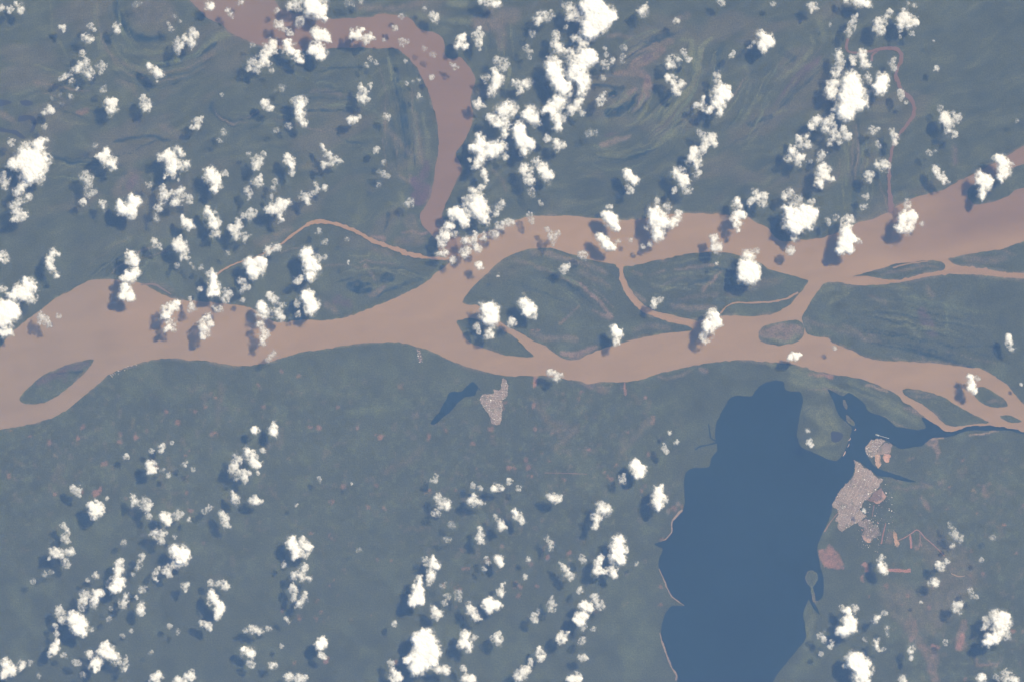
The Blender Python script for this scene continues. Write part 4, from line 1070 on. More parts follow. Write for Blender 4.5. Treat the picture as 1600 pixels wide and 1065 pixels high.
# every cloud: thinness (0 solid .. 1 wisp) and lobes (x, y, radius) in photo px
CL = """
.4|15,14,6 14,18,4 31,13,8 25,5,4 33,20,5
.5|1,13,6
.4|99,43,5 95,40,4 100,48,3
.4|137,60,8 130,60,5 142,64,5
.55|141,41,5 146,46,3
.35|182,43,6 184,49,5
.8|212,7,5 218,5,4
.6|268,46,4 263,38,3
.35|301,48,7 297,60,8 300,70,6 306,55,5 280,66,8 278,82,6 288,60,4 282,75,4
.35|128,84,6 133,98,7 138,112,8 141,119,6 126,103,5 117,108,6 122,110,5 108,115,5 112,127,5 97,124,5 102,119,4 121,138,3
.5|156,100,6 157,112,5 163,104,4
.65|161,140,5 164,136,3
.25|240,110,8 250,117,8 232,103,5 246,112,6 246,128,2
.2|174,164,10 173,175,8 178,158,6 168,158,5
.3|227,162,9 230,169,6 221,153,5
.6|110,151,4
.8|81,154,3 94,148,3 96,162,4
.3|76,173,8 68,179,4 80,170,5
.75|69,197,4
.4|309,190,7 308,199,5 300,200,4 314,184,3
.65|349,207,5 343,220,4
.65|347,148,3
.12|171,252,12 165,240,6 158,246,6 150,244,5 167,236,6 175,260,7
.65|150,228,4
.45|18,223,6
.08|45,238,17 62,250,16 35,250,16 68,222,9 50,262,22 18,256,9 60,228,8 52,272,14
.25|64,282,8 45,282,10 35,290,9 42,309,8 28,300,9 20,322,8 28,335,10 38,337,6 22,345,5 30,315,6
.35|3,280,11 8,292,6
.08|268,252,14 275,232,7 250,246,7 289,258,9 262,240,8 282,240,6 270,268,11 257,277,4 279,281,3
.6|389,241,4
.35|401,254,9 408,243,6 399,262,5
.12|330,275,12 337,288,10 326,267,7 333,297,6 340,278,5
.35|352,271,6
.15|327,7,8 332,11,5
.45|362,24,5 356,16,4
.35|376,4,6
.75|274,25,3 282,33,3
.25|396,97,8 388,108,5 401,108,6
.7|395,71,4
.04|493,12,18 502,18,10 485,5,12 507,30,5
.5|458,6,8 465,12,6 452,9,5 468,3,6
.6|468,38,6 470,30,5
.4|431,17,5
.4|437,40,8 430,36,5 445,46,4
.4|453,51,5
.2|421,80,12 425,68,8 411,88,9 416,100,7 404,103,7 424,110,4
.45|401,111,5
.08|450,74,11 456,82,7 447,66,6
.15|467,88,9 463,82,5 470,95,5
.15|500,58,12 508,56,9 492,50,8 512,60,6
.1|495,76,13 505,84,8 488,80,7 497,92,5 503,90,5
.75|543,5,5 552,6,4 565,4,4
.2|556,52,9 563,58,8 571,64,6 580,58,6 550,55,5 566,47,4
.55|628,26,5
.45|617,44,5
.15|679,27,9
.6|663,15,4
.6|628,65,6 637,66,4
.6|600,63,3
.7|664,75,4
.75|677,85,5
.75|634,95,3
.55|711,105,5 704,102,3
.55|674,120,4
.12|720,62,8 714,72,6 727,72,6 722,57,6
.2|747,56,8 748,68,6 749,46,5 750,78,3
.15|768,3,10 777,6,6 752,2,5
.6|783,97,9 790,102,6 775,92,5 785,108,5
.15|774,130,11 778,120,8 768,142,8 772,112,6
.4|759,122,7 763,148,5
.15|786,180,15 792,168,11 772,190,8 764,182,6 790,200,9 788,212,6 779,196,6
.25|746,162,7 755,165,5
.1|757,236,14 770,235,12 782,230,11 745,230,10 749,215,8 735,232,6 750,250,9 742,258,7 790,245,5 733,250,4
.65|579,92,4 588,98,4 572,102,4
.3|567,145,9 571,155,7 562,134,5 562,155,4
.4|578,130,4 579,136,3
.08|468,170,10 472,158,9 470,184,9 474,194,5
.5|460,158,5
.55|451,197,5
.65|432,204,4
.25|416,163,8 423,170,5 410,158,5
.75|440,138,6 430,142,3
.25|551,188,7 558,185,5 545,187,5
.45|604,182,6
.45|654,151,5
.65|636,130,3 646,128,3 655,125,3
.45|588,235,5
.55|600,253,4
.15|452,250,9 455,260,6 448,242,5
.3|519,252,9 512,240,6 502,228,4 508,258,6 530,252,5 505,234,4
.3|845,27,10 842,35,6 858,24,7
.55|831,52,5
.03|935,22,21 948,25,14 925,40,18 920,50,13 915,10,13 930,4,15 954,27,8 940,38,12
.4|895,20,10 888,9,8 903,30,7 888,30,5
.25|908,62,9 913,70,6 895,58,6
.45|869,55,8 868,65,6
.35|883,43,4
.25|874,76,9 885,80,6 866,72,6
.03|905,92,18 920,90,13 930,95,8 900,115,16 912,130,13 908,145,8 922,80,6
.03|865,100,13 860,108,9 868,118,14 875,130,13 882,142,13
.08|876,155,13 868,165,11 858,168,8 862,178,7 850,173,6
.15|872,188,11 873,200,7 868,178,8
.25|900,165,10 893,174,9 905,158,7 910,178,5
.25|815,133,8 825,130,8 810,143,6 805,130,6
.08|828,178,13 836,190,9 820,178,7
.06|812,197,9 812,210,11 820,226,12 829,225,8 820,240,7 808,200,7 815,216,10
.3|800,167,8 803,174,5
.3|855,217,6
.3|872,228,9 868,222,5 880,226,5
.6|822,75,5 827,82,5 826,90,4
.5|945,77,4 946,85,4
.45|957,94,5
.5|945,103,7
.7|975,75,5 974,88,4 972,96,4
.45|940,155,7 936,160,6 943,148,4
.6|943,121,4
.35|1005,17,8 1008,10,5 1000,20,5
.4|1057,33,6
.3|1049,98,10 1060,93,5 1046,105,6
.4|1068,80,5 1073,88,4 1077,95,5
.25|1048,125,9 1057,139,9 1066,130,6 1060,146,5 1052,133,6 1043,122,5
.4|1143,87,5 1145,80,3
.08|1125,150,15 1128,140,11 1122,163,11 1138,150,6 1125,178,7 1106,172,7
.4|1120,118,6 1119,127,4
.3|1095,163,7 1087,165,5 1098,153,4
.1|1193,65,11 1198,62,9 1192,78,7 1187,53,6 1204,66,8
.6|1172,74,4 1178,66,3
.4|1127,3,6
.8|920,207,6 930,208,4
.3|1107,218,10 1115,215,8 1093,208,6 1116,225,6 1098,235,7 1101,228,7
.2|1087,243,11 1078,250,8 1092,255,7 1084,234,7 1088,262,5
.2|822,270,11 828,283,8 818,262,7
.15|850,268,11 856,279,8 861,272,6 846,262,7
.4|838,252,7
.6|830,299,5 833,305,4
.2|1063,275,11 1068,283,10 1057,267,8 1068,292,7
.45|1077,298,6 1054,298,5 1070,300,5
.35|1090,272,6
.45|1210,6,5
.3|1270,10,8 1267,18,4
.12|1349,3,12 1340,1,9 1322,0,7 1354,8,5
.45|1334,30,6 1331,40,7 1326,52,6 1336,24,4
.35|1376,37,9 1368,33,6 1385,25,6 1390,18,4 1374,48,8
.25|1413,23,9 1410,32,9 1425,35,9 1430,32,6 1405,38,6 1421,43,5
.6|1406,47,4 1406,58,3
.55|1425,54,4
.65|1429,8,4 1419,6,3
.65|1296,39,3
.03|1328,135,19 1335,152,21 1325,165,19 1320,178,12 1345,165,10 1330,120,12
.15|1300,138,11 1298,148,8 1305,128,6 1306,170,7
.35|1312,95,9 1308,108,9 1310,85,7 1303,118,7
.25|1350,95,10 1347,85,7 1357,105,5
.3|1333,92,7 1335,100,4
.5|1355,120,6 1358,128,4
.03|1378,132,11 1380,122,11 1375,142,10 1373,132,9
.65|1393,100,6 1398,108,5 1396,93,4
.55|1407,147,6 1408,153,4
.6|1416,160,3
.35|1464,107,5
.6|1459,65,3
.3|1274,193,9 1268,198,5 1278,185,6
.3|1295,200,11 1300,185,7 1290,190,6 1305,212,8 1296,222,6
.3|1320,210,8 1318,200,5 1326,214,6 1312,222,5
.3|1253,222,10 1262,212,5 1265,228,6 1246,216,4
.2|1240,240,10 1248,252,9 1230,250,6 1238,235,7 1254,245,6
.45|1285,240,6 1282,248,6
.6|1265,252,4
.15|1285,275,12 1288,265,10 1280,288,7 1297,280,6
.35|1365,202,7 1374,199,3
.35|1398,213,7 1394,203,5 1397,225,5
.65|1372,229,4 1370,222,3
.4|1377,258,9 1385,260,7 1370,258,5
.25|1481,190,11 1477,183,9 1483,203,8 1492,212,5
.4|1497,185,7 1490,177,4
.65|1469,170,5
.65|1451,240,5 1461,237,3
.15|1468,273,8 1475,283,7 1462,264,7
.08|1566,252,10 1571,262,12 1558,245,7 1566,274,8 1564,283,4
.12|1535,285,11 1532,272,8 1540,292,9 1545,282,8 1535,304,7 1534,312,4 1527,282,7
.75|1589,190,3
.55|136,276,9 140,285,7 128,278,5
.65|134,294,4 140,303,6 147,300,4
.25|129,316,6
.3|161,320,7 163,326,5 157,315,4
.04|203,322,13 212,314,9 190,327,10 205,333,9 205,305,6 186,318,6
.4|234,288,5
.35|256,305,7 255,295,6 265,303,7 248,325,6 253,315,7
.3|280,305,9 277,316,6 270,318,5 285,297,6
.35|297,314,6 293,306,4
.7|244,343,5 242,335,4
.15|293,350,9 289,345,6 297,355,6 285,340,4
.1|328,335,9 333,348,10 325,328,7 337,356,6
.4|336,367,7 341,365,4
.5|389,302,6 388,295,5 390,309,4
.45|397,285,6 401,280,5
.45|388,336,7 396,332,7 379,338,5
.35|368,360,9 363,358,6 374,352,6 366,372,6 371,345,5
.4|383,370,7
.4|244,383,7 240,376,5 248,388,4
.25|281,385,10 276,380,7 287,390,9 290,400,6 280,372,4 283,405,5
.2|78,405,8 83,395,8 76,413,8 82,421,6 89,430,6 92,396,4
.3|4,402,9 10,410,5
.1|35,455,14 28,460,12 48,445,9 55,450,6 48,465,9 40,440,7 15,465,8 5,452,6
.05|10,490,19 22,487,11 8,478,13 0,500,16
.12|8,515,11 15,520,6 0,520,8
.55|68,498,8 74,505,7 65,492,5 60,505,4
.65|92,494,4
.12|207,403,11 210,412,9 203,395,7
.08|212,425,9 203,435,11 196,432,7
.08|198,458,11 205,463,8 195,448,7 190,462,6
.15|262,485,10 272,478,9 276,472,6 258,495,8
.3|267,508,10 260,515,5
.35|322,505,9 315,508,7 330,505,5 320,522,8 325,495,5 318,528,4
.04|333,440,9 331,428,8 334,452,10 340,460,6 329,460,6
.45|354,456,7 358,462,6 352,470,6
.45|342,484,6 335,480,4
.4|300,480,7 297,468,4
.35|313,452,4
.08|403,415,14 408,407,8 398,430,9 390,412,9 390,424,6
.4|377,440,6 384,449,6 378,455,4 379,468,4
.75|275,416,4
.75|303,419,4 298,412,3
.7|314,418,4
.65|357,395,4
.3|404,287,7 406,278,5
.2|432,325,12 440,318,9 422,328,8 437,340,7 449,318,6
.5|431,284,5 428,296,5 425,306,4
.35|456,270,5
.35|478,308,8 482,315,5
.45|490,302,5 497,296,4
.35|507,293,5
.6|493,288,4
.4|499,362,5
.65|508,378,5
.75|541,374,4
.45|423,387,7 435,388,6 417,394,5
.04|482,403,13 478,395,9 487,420,13 492,415,8 483,434,7
.35|466,438,6 472,432,5
.35|497,402,6
.05|480,458,9 485,470,12 478,465,9 485,485,10 490,478,8
.4|465,475,6 465,490,5
.06|411,485,13 408,478,8
.35|425,465,7 430,471,6 420,462,5
.35|442,476,6 435,489,8 440,496,5
.25|406,506,7 412,520,9 410,533,7
.65|427,554,6 420,560,5
.15|544,410,3
.6|508,402,4
.25|757,273,6 760,283,5 752,267,5
.08|740,325,15 748,315,12 755,330,13 757,345,9
.08|724,335,12 713,335,11 707,332,8 727,350,8
.25|733,314,9
.25|745,300,7 753,293,6 737,297,6
.4|780,325,6 785,317,5 775,335,5
.2|697,355,9 704,352,7
.2|692,368,10 697,372,6
.3|690,383,7 695,396,6 685,396,5
.35|709,365,6
.3|736,374,9 727,378,6 742,366,5
.4|757,369,6
.35|746,390,7 743,383,5
.35|725,396,7 731,390,6
.25|708,407,6
.35|773,365,7
.4|782,352,7 790,348,6 800,350,5
.04|750,415,8
.55|640,316,6 635,317,4
.65|592,289,4
.75|600,272,5 593,270,4 607,274,3
.04|763,490,15 770,480,10 759,480,10 768,500,11
.15|765,524,7 768,514,8
.4|745,510,6 747,520,4
.35|800,505,7 799,498,4
.55|778,430,3
.55|827,336,5 830,345,4
.65|845,318,4
.5|864,368,7 866,377,6 872,362,4
.65|855,357,4
.55|911,401,6 906,395,4
.35|881,419,7 887,415,5
.04|822,478,12 818,468,8 829,484,9 822,490,6
.25|834,494,6
.1|985,278,9 980,270,7 993,283,7
.35|984,299,6 980,292,4
.04|953,340,10 957,348,11 945,336,7 963,356,6
.3|953,324,5
.06|945,376,9 950,385,8 937,369,6 958,385,6
.05|1028,340,14 1030,355,13 1020,330,9 1027,370,8 1040,346,9 1018,345,6
.15|1055,345,9 1048,350,7 1061,335,6
.25|1043,323,6 1026,313,6
.65|965,376,4
.65|985,375,4
.55|1011,356,4
.5|1005,386,4 1016,381,4
.12|1152,320,9 1152,312,6
.08|1148,340,8 1156,335,7 1152,350,8 1152,361,4 1161,336,5
.35|1118,380,8 1115,370,6 1122,390,7 1112,388,5
.3|1185,310,9 1175,312,6 1195,305,6 1172,320,5 1180,300,5 1196,319,5
.04|1165,415,12 1176,415,12 1170,432,12 1160,432,10 1180,435,9 1165,422,11 1178,424,10
.05|1170,401,12
.4|1184,391,5
.4|1022,477,6 1022,470,4
.45|1031,468,5
.06|1112,500,12 1108,515,11 1119,495,8 1122,505,8 1103,508,7
.3|1114,486,6 1099,524,7
.1|1103,533,5
.06|962,520,10 960,512,7 968,520,7 963,534,6
.35|1121,412,3
.04|1243,335,17 1260,332,14 1265,345,12 1235,350,12 1255,350,12 1270,330,8 1245,360,8 1229,327,8
.35|1233,303,8 1225,308,5
.35|1248,312,7 1268,316,5
.35|1242,372,6
.06|1323,358,10 1325,372,12 1320,385,12 1315,378,9 1334,375,8 1328,390,8 1312,393,6
.15|1325,344,9 1318,352,6
.5|1344,380,4
.08|1420,335,9 1412,338,9 1408,345,8 1428,338,8 1405,355,8 1418,360,9 1425,351,7
.2|1418,319,8
.5|1355,275,6 1360,272,5 1358,283,4
.5|1352,308,5
.55|1350,323,5
.6|1306,341,5
.65|1293,343,4 1295,350,3
.5|1235,393,7 1238,390,5
.55|1442,349,4
.2|1578,534,8 1576,527,6
.35|1581,545,5
.08|400,672,7 395,672,5
.25|236,730,9 240,733,7 231,722,6 233,738,5
.35|253,698,6 253,705,4
.55|269,691,3
.65|237,704,4
.35|197,713,5
.45|119,765,7 123,772,5 113,760,4
.15|149,792,11 143,790,7 156,792,8 150,804,8
.4|288,723,5
.55|302,731,4
.6|254,735,4
.55|264,742,4
.25|210,782,8 207,774,4
.45|226,786,9 233,790,5 229,796,5
.5|232,806,5
.3|370,713,8 367,725,8 362,735,5
.3|375,740,9 386,740,7 382,750,5
.2|392,713,10 397,722,8 384,702,6 402,725,7
.35|364,770,5 370,782,7 366,776,5
.2|396,780,7 403,783,6 400,775,4
.12|261,809,11 253,805,6 263,816,7
.35|278,803,8
.35|250,834,10 240,831,6 253,845,6
.5|328,793,5 320,799,5
.6|167,778,3
.1|427,670,8 427,679,7 429,661,5
.35|411,703,4
.4|403,738,3
.15|685,776,7 698,783,8 688,788,6 699,792,6
.25|682,800,7
.3|742,782,8 735,785,6 752,786,6 740,774,5
.25|777,761,7 785,764,4 771,764,5
.25|795,752,5
.6|738,758,5 750,762,4
.35|549,755,3
.55|463,789,3
.55|499,748,4
.55|677,750,5 682,742,4
.25|781,816,7 784,823,6 775,807,4 788,822,4
.4|866,584,7 871,590,6 860,583,5 878,585,3
.03|995,732,11 990,722,8 1003,735,8 998,743,6
.06|1027,770,10 1030,762,8 1025,785,9 1037,778,8 1031,792,6
.45|1037,698,5 1040,704,4
.35|1046,675,4
.35|1056,690,4
.55|972,746,5 973,752,4 975,740,3
.25|865,778,8 858,777,6 873,777,5
.55|811,762,5
.15|940,793,11 948,798,8 932,808,8 930,822,6
.1|808,805,8 815,815,6 804,798,6
.12|1240,557,7 1234,559,5 1246,555,5 1249,552,3
.06|1516,597,8 1519,605,8 1515,588,5 1525,611,4
.5|1526,590,5
.3|1262,672,4
.35|1265,690,5 1268,695,4
.5|1304,544,4
.55|1595,600,3
.45|100,822,6 105,830,5 101,840,6 107,846,4
.3|85,862,8 92,866,7 104,861,8 112,860,5 77,871,3
.4|102,880,7
.65|80,892,4 70,897,4
.6|52,907,4
.6|193,846,5
.45|222,868,5 219,878,5 215,888,5 208,897,3
.03|279,862,14 286,870,11 272,858,7 292,865,7
.15|277,881,8 288,880,6
.35|265,885,6 260,892,6 265,897,5
.4|246,888,4 244,896,5 242,904,4
.2|186,885,9 184,890,8 189,875,6 183,900,6
.06|181,912,11 188,908,8 174,920,6 184,920,6
.15|193,942,9 198,930,5
.45|150,898,5
.4|138,906,4
.2|132,930,9 130,940,7 126,951,5
.15|150,930,8 158,925,6 147,942,7
.04|119,970,15 112,965,9 130,975,9 122,985,9 130,990,6
.4|142,983,5
.3|94,958,9 92,948,6 96,968,6
.55|86,978,4
.15|85,1012,8 82,1018,7 88,1003,6
.4|88,990,5
.3|100,1023,5
.15|12,1045,11 8,1035,8 18,1048,7 5,1055,7
.25|32,1038,8 35,1040,5
.55|48,1034,5
.6|61,1055,4
.2|220,946,8 220,955,6
.4|222,921,7 214,932,3
.08|160,1017,10 170,1018,10 178,1024,8 165,1007,7
.08|152,1032,9 146,1040,8 150,1046,5 139,1022,6
.3|183,1033,7
.4|195,1040,7 198,1030,5 193,1048,4
.5|119,1034,6
.65|130,1053,5
.65|173,950,4
.65|170,966,4
.35|288,915,6 293,911,4 288,923,3
.08|333,935,9 330,925,8 345,950,9 342,943,8 340,961,7
.25|350,914,8 356,916,5 338,910,5
.45|330,911,5
.35|325,977,6 318,974,5 312,973,4 329,982,3
.2|352,809,8 354,820,7 347,801,5
.45|295,811,4
.55|272,838,4
.55|265,978,4
.75|278,986,4
.55|205,985,3
.7|193,992,4
.75|235,1018,4
.2|245,1060,9 250,1054,7 238,1058,6
.2|294,1055,8 300,1052,7
.25|276,1062,7 286,1064,7
.25|396,981,7 405,984,7
.4|420,982,5
.6|384,984,4
.06|387,1018,10 391,1024,6 380,1013,4
.35|392,1037,6
.03|457,852,10 455,842,8 466,861,9 459,868,7
.1|477,851,9 483,855,7 471,841,5
.4|477,868,5 481,862,4
.55|443,882,5
.25|471,892,8 460,898,7 473,902,7 484,903,5 477,884,5
.35|458,923,7 459,934,6 457,914,4
.25|473,936,8 466,943,6 476,926,5
.4|448,966,4 451,971,3
.05|503,1005,9 506,999,7 498,1009,7
.25|501,1022,6 508,1026,4
.15|426,1039,7
.3|454,1058,8 450,1054,5
.3|468,1058,8 477,1057,5
.6|440,1007,4
.06|678,882,9 676,873,6 683,886,5
.4|664,873,4 666,882,4
.15|673,893,7 675,902,7 670,909,5
.04|655,915,9 652,925,11 650,935,10 655,905,7 645,941,7 658,940,6
.65|693,915,5
.6|698,932,5
.5|695,941,5
.7|716,925,6 716,935,4
.25|682,957,9 677,950,6 688,960,6
.02|662,1003,17 655,1000,13 668,990,10 675,1010,13 665,1022,18 648,1030,14 681,1022,10 655,1045,12 645,1045,9 673,1035,11 634,1030,5
.2|618,1060,10 614,1047,6 625,1057,6
.45|612,1035,5
.15|690,1045,7 698,1048,7 681,1044,5
.45|617,973,5
.05|728,1000,10 732,1010,8 722,1005,7 727,988,7
.4|741,995,6
.3|724,1043,5 728,1047,4
.12|730,1060,9 738,1062,7
.35|778,995,7 780,1002,6 772,998,5 779,987,4
.04|767,942,12 760,943,8 776,945,7 765,953,7
.25|738,955,9 733,947,7 745,962,7
.3|783,922,7 785,930,4 785,914,4
.15|779,876,8 776,870,6 783,880,5
.5|757,888,4
.5|762,878,4 760,872,4
.15|750,836,7 751,845,6 750,825,5
.65|698,843,5
.75|705,819,5
.75|561,859,4
.35|855,840,5 860,850,5 861,857,4
.35|884,892,8 890,900,7 881,884,5 876,879,3
.03|965,855,13 967,842,10 963,870,12 972,860,8 971,875,8
.12|956,888,9 960,896,6
.1|935,878,7 934,890,9 938,871,5 945,893,5
.65|910,870,5 912,877,4
.45|825,874,5
.2|820,901,5
.25|906,922,6
.12|915,945,10 922,950,7 911,942,6
.08|907,965,10 900,966,5 914,960,7 905,974,5
.3|930,933,7 937,945,7
.6|911,979,5
.4|861,942,7 862,951,5 863,932,4
.3|834,963,7 836,970,4
.65|840,954,4
.2|878,995,8 883,999,5 872,992,5 887,988,3
.35|910,1000,7
.2|844,1020,8 845,1028,5 841,1012,4
.35|910,1026,7 915,1028,4
.3|815,1050,10 823,1045,8 808,1060,7
.4|829,1035,5 830,1029,3
.15|897,1058,9 890,1062,6 905,1062,6
.35|995,880,4
.6|928,982,4
.15|1379,888,8 1382,894,6 1377,880,5
.5|1378,870,5 1372,875,4
.3|1470,884,8 1466,880,5
.4|1479,876,5
.06|1459,910,8
.3|1493,945,8 1501,942,6 1497,955,6
.06|1558,963,12 1570,970,12 1563,985,15 1545,998,9 1570,960,9 1538,1005,6 1552,998,9
.3|1540,968,8 1538,980,5
.04|1326,968,11 1330,977,11 1321,985,11 1312,985,8 1322,952,8
.4|1335,950,6 1315,948,5
.4|1284,992,6 1287,999,5
.45|1300,1003,5 1297,1010,4
.25|1369,967,7 1375,962,4
.5|1382,957,5
.65|1385,980,4 1387,990,4
.45|1352,998,4
.12|1370,1003,7 1371,1013,5
.4|1381,1014,4
.02|1342,1035,14 1350,1045,14 1334,1026,11 1345,1058,14 1329,1036,8
.3|1320,1040,5 1326,1025,6
.2|1424,1013,7 1424,1020,5
.45|1423,1028,4
.2|1410,1062,8
.1|1532,1060,8 1534,1055,6
.15|1570,1060,9 1585,1062,9
.35|1573,1050,7
.5|1556,1057,5
.65|1497,838,7 1490,835,6 1502,843,5
.7|1488,825,4
.75|1484,819,4
.5|1488,852,4
.8|1551,838,4
.7|1519,928,5 1525,932,4 1516,920,4
.75|1534,874,4
.4|1439,940,3
.65|1477,1003,4
.5|1283,1021,4
.15|1350,797,4
"""
_L = []
for _line in CL.strip().split('\n'):
    _w, _b = _line.split('|')
    _bs = [tuple(map(float, t.split(','))) for t in _b.split()]
    while _bs:                                       # lobes clear of each other are clouds of their own
        _c = [_bs.pop(0)]; _go = True
        while _go:
            _go = False
            for q in list(_bs):
                if min(math.hypot(q[0] - r[0], q[1] - r[1]) - q[2] - r[2] for r in _c) < 1.0:
                    _c.append(q); _bs.remove(q); _go = True
        _L.append((float(_w), _c))

def _gap(a, b):
    return min(math.hypot(p[0] - q[0], p[1] - q[1]) - p[2] - q[2] for p in a for q in b)
# lobes that touch belong to one cloud
_p = list(range(len(_L)))
def _f(i):
    while _p[i] != i: i = _p[i]
    return i
for i in range(len(_L)):
    for j in range(i):
        if abs(_L[i][1][0][0] - _L[j][1][0][0]) > 110: continue
        if _gap(_L[i][1], _L[j][1]) < 1.2: _p[_f(i)] = _f(j)
_G = {}
for i in range(len(_L)): _G.setdefault(_f(i), []).append(i)
def _area(ids): return sum(b[2] ** 2 * (1.2 - _L[i][0]) for i in ids for b in _L[i][1])
GROUPS = sorted(_G.values(), key=lambda g: -_area(g))

# landmarks for the labels: (x, y, reach, phrase)
MARKS = [
 (45,30,25,'the far upper left corner'),
 (45,165,22,'the small dark ponds near the left edge'),
 (225,30,45,'the faint round meander scar at the upper left'),
 (300,70,30,'the dark oxbow by the top left river bend'),
 (400,30,35,'the tributary\'s reach at the top left'),
 (500,60,25,'the tributary\'s first bend at the top'),
 (590,50,35,'the tributary\'s level upper reach'),
 (700,95,30,'the tributary\'s sharp elbow'),
 (708,190,35,'the tributary\'s straight downward reach'),
 (690,300,28,'the tributary\'s lower reach'),
 (705,395,35,'the meeting of tributary and main river'),
 (570,200,45,'the plain block of forest west of the tributary'),
 (655,290,22,'the purple mudflat beside the tributary'),
 (500,346,25,'the top of the arching tan side channel'),
 (580,375,25,'the right half of the arching tan side channel'),
 (420,392,28,'the left half of the arching tan side channel'),
 (575,447,28,'the twin dark ponds north of the river'),
 (170,445,35,'the top of the wide left river reach'),
 (330,475,35,'the river\'s north bank at the left'),
 (230,510,50,'the wide left river reach'),
 (60,470,35,'the left end of the north river bank'),
 (88,597,35,'the spindle shaped island'),
 (130,250,40,'the thin dark curved backwater at the left'),
 (760,40,30,'the brown pasture at the top middle'),
 (1015,110,40,'the brown flooded pastures'),
 (965,175,22,'the dark blue curved pond at the upper middle'),
 (960,220,22,'the little brown field at the upper middle'),
 (1070,130,40,'the olive green streaks at the upper middle'),
 (1160,185,40,'the slanting dark creek at the upper middle'),
 (1250,120,40,'the slanting purple slough at the upper right'),
 (1395,90,25,'the hooked head of the red creek'),
 (1420,165,25,'the bulge of the red creek'),
 (1392,250,30,'the straight lower red creek'),
 (1392,330,22,'the mouth of the red creek'),
 (1500,90,60,'the plain upper right forest'),
 (1550,290,40,'the island at the upper right edge'),
 (1470,350,50,'the wide right end of the north channel'),
 (1280,410,30,'the top of the diagonal channel'),
 (1220,370,40,'the right half of the north channel'),
 (1080,360,40,'the middle of the north channel'),
 (900,365,45,'the left start of the north channel'),
 (850,440,50,'the large mid river island'),
 (740,490,25,'the pointed left tip of the mid river island'),
 (900,555,25,'the brown mud foot of the mid river island'),
 (975,450,20,'the curved tan channel'),
 (1110,450,45,'the pointed middle island'),
 (1110,505,25,'the lower mouth of the curved tan channel'),
 (1222,520,25,'the small marshy island'),
 (1450,500,70,'the largest right hand island'),
 (1480,640,35,'the long slanting island at the lower right'),
 (1550,620,25,'the small island at the right'),
 (850,588,30,'the south bank at the middle'),
 (655,555,20,'the bank village'),
 (770,628,28,'the small town'),
 (710,630,25,'the narrow slanting dark lake'),
 (1240,590,25,'the river bank above the lake'),
 (1290,665,40,'the green peninsula'),
 (1375,705,25,'the upper lake town'),
 (1335,780,30,'the main lake town'),
 (1440,835,30,'the bending earth road'),
 (1405,890,28,'the reddish airstrip'),
 (1298,870,22,'the big reddish field'),
 (1500,990,25,'the long brown field at the lower right'),
 (1430,985,25,'the brown clearings at the lower right'),
 (1460,1040,25,'the lowest brown clearing at the right'),
 (1268,905,20,'the round islet in the lake'),
 (1068,945,25,'the pointed sand spit'),
 (1055,810,25,'the beach at the left lake bay'),
 (1110,690,35,'the left lake shore creeks'),
 (885,740,40,'the straight earth road left of the lake'),
 (212,681,25,'the pink clearing below the left river'),
 (150,770,20,'the triangular pink clearing'),
 (560,760,50,'the scattered clearings at the middle'),
 (510,1031,20,'the pink clearing at the bottom'),
 (60,1040,35,'the lower left corner'),
 (170,1020,45,'the bottom edge at the left'),
 (300,1040,45,'the bottom edge left of the middle'),
 (660,1030,45,'the bottom edge at the middle'),
 (740,1040,35,'the bottom edge right of the middle'),
 (870,880,40,'the scattered clearings left of the lake'),
 (1560,1040,35,'the lower right corner'),
 (1350,1050,35,'the bottom edge right of the lake'),
 (45,250,20,'the largest cloud at the far left'),
 (12,490,20,'the big cloud at the left edge'),
 (662,1015,22,'the largest cloud at the bottom'),
 (1333,150,24,'the huge cloud at upper right'),
 (908,110,26,'the huge cloud column at top middle'),
 (493,12,18,'the bright top edge cloud by the tributary'),
 (735,330,24,'the cloud mass at the river meeting'),
 (1243,340,22,'the largest cloud beside the north channel'),
 (1170,420,18,'the solid cloud on the pointed island'),
 (482,410,16,'the upper of the stacked bright clouds'),
 (480,470,16,'the lower of the stacked bright clouds'),
 (1555,980,20,'the big cloud near lower right corner'),
 (1342,1045,20,'the huge bottom cloud right of lake'),
 (650,928,16,'the long leaning cloud at lower middle'),
 (963,860,16,'the tall bright cloud left of lake'),
 (121,975,18,'the biggest cloud at lower left'),
 (280,865,16,'the round bright cloud at lower left'),
 (268,252,16,'the three lobed cloud at upper left'),
 (1028,345,18,'the branching cloud over the north channel'),
 (1125,150,18,'the bright cloud at upper middle right'),
 (465,855,16,'the twin topped cloud at lower middle left'),
 (340,945,16,'the curved cloud chain at lower left'),
 (203,322,16,'the bright cloud above the left reach'),
 (203,430,16,'the tall cloud at the left bank'),
 (1325,970,16,'the big cloud on the lake\'s right shore'),
 (995,732,14,'the round cloud left of the lake'),
 (915,955,14,'the lumpy cloud left of the spit'),
 (763,945,14,'the slanting cloud at lower middle'),
 (165,1022,18,'the arching cloud at bottom left'),
 (183,900,16,'the tall lumpy cloud at lower left'),
 (822,210,20,'the tall cloud right of the tributary'),
 (757,238,18,'the broad cloud on the tributary bank'),
 (503,1005,12,'the solid cloud at bottom middle left'),
 (330,280,14,'the bright cloud right of three lobed cloud'),
 (380,735,16,'the ragged cloud below the left river'),
 (1245,245,16,'the ragged clouds below the huge upper right cloud'),
 (560,780,40,'the scattered clearings at lower middle'), (1580,560,30,'the right end of the largest island'),
]
SIZES = ((29, 'huge'), (19, 'large'), (12.5, 'mid-sized'), (8.2, 'small'), (0, 'tiny'))
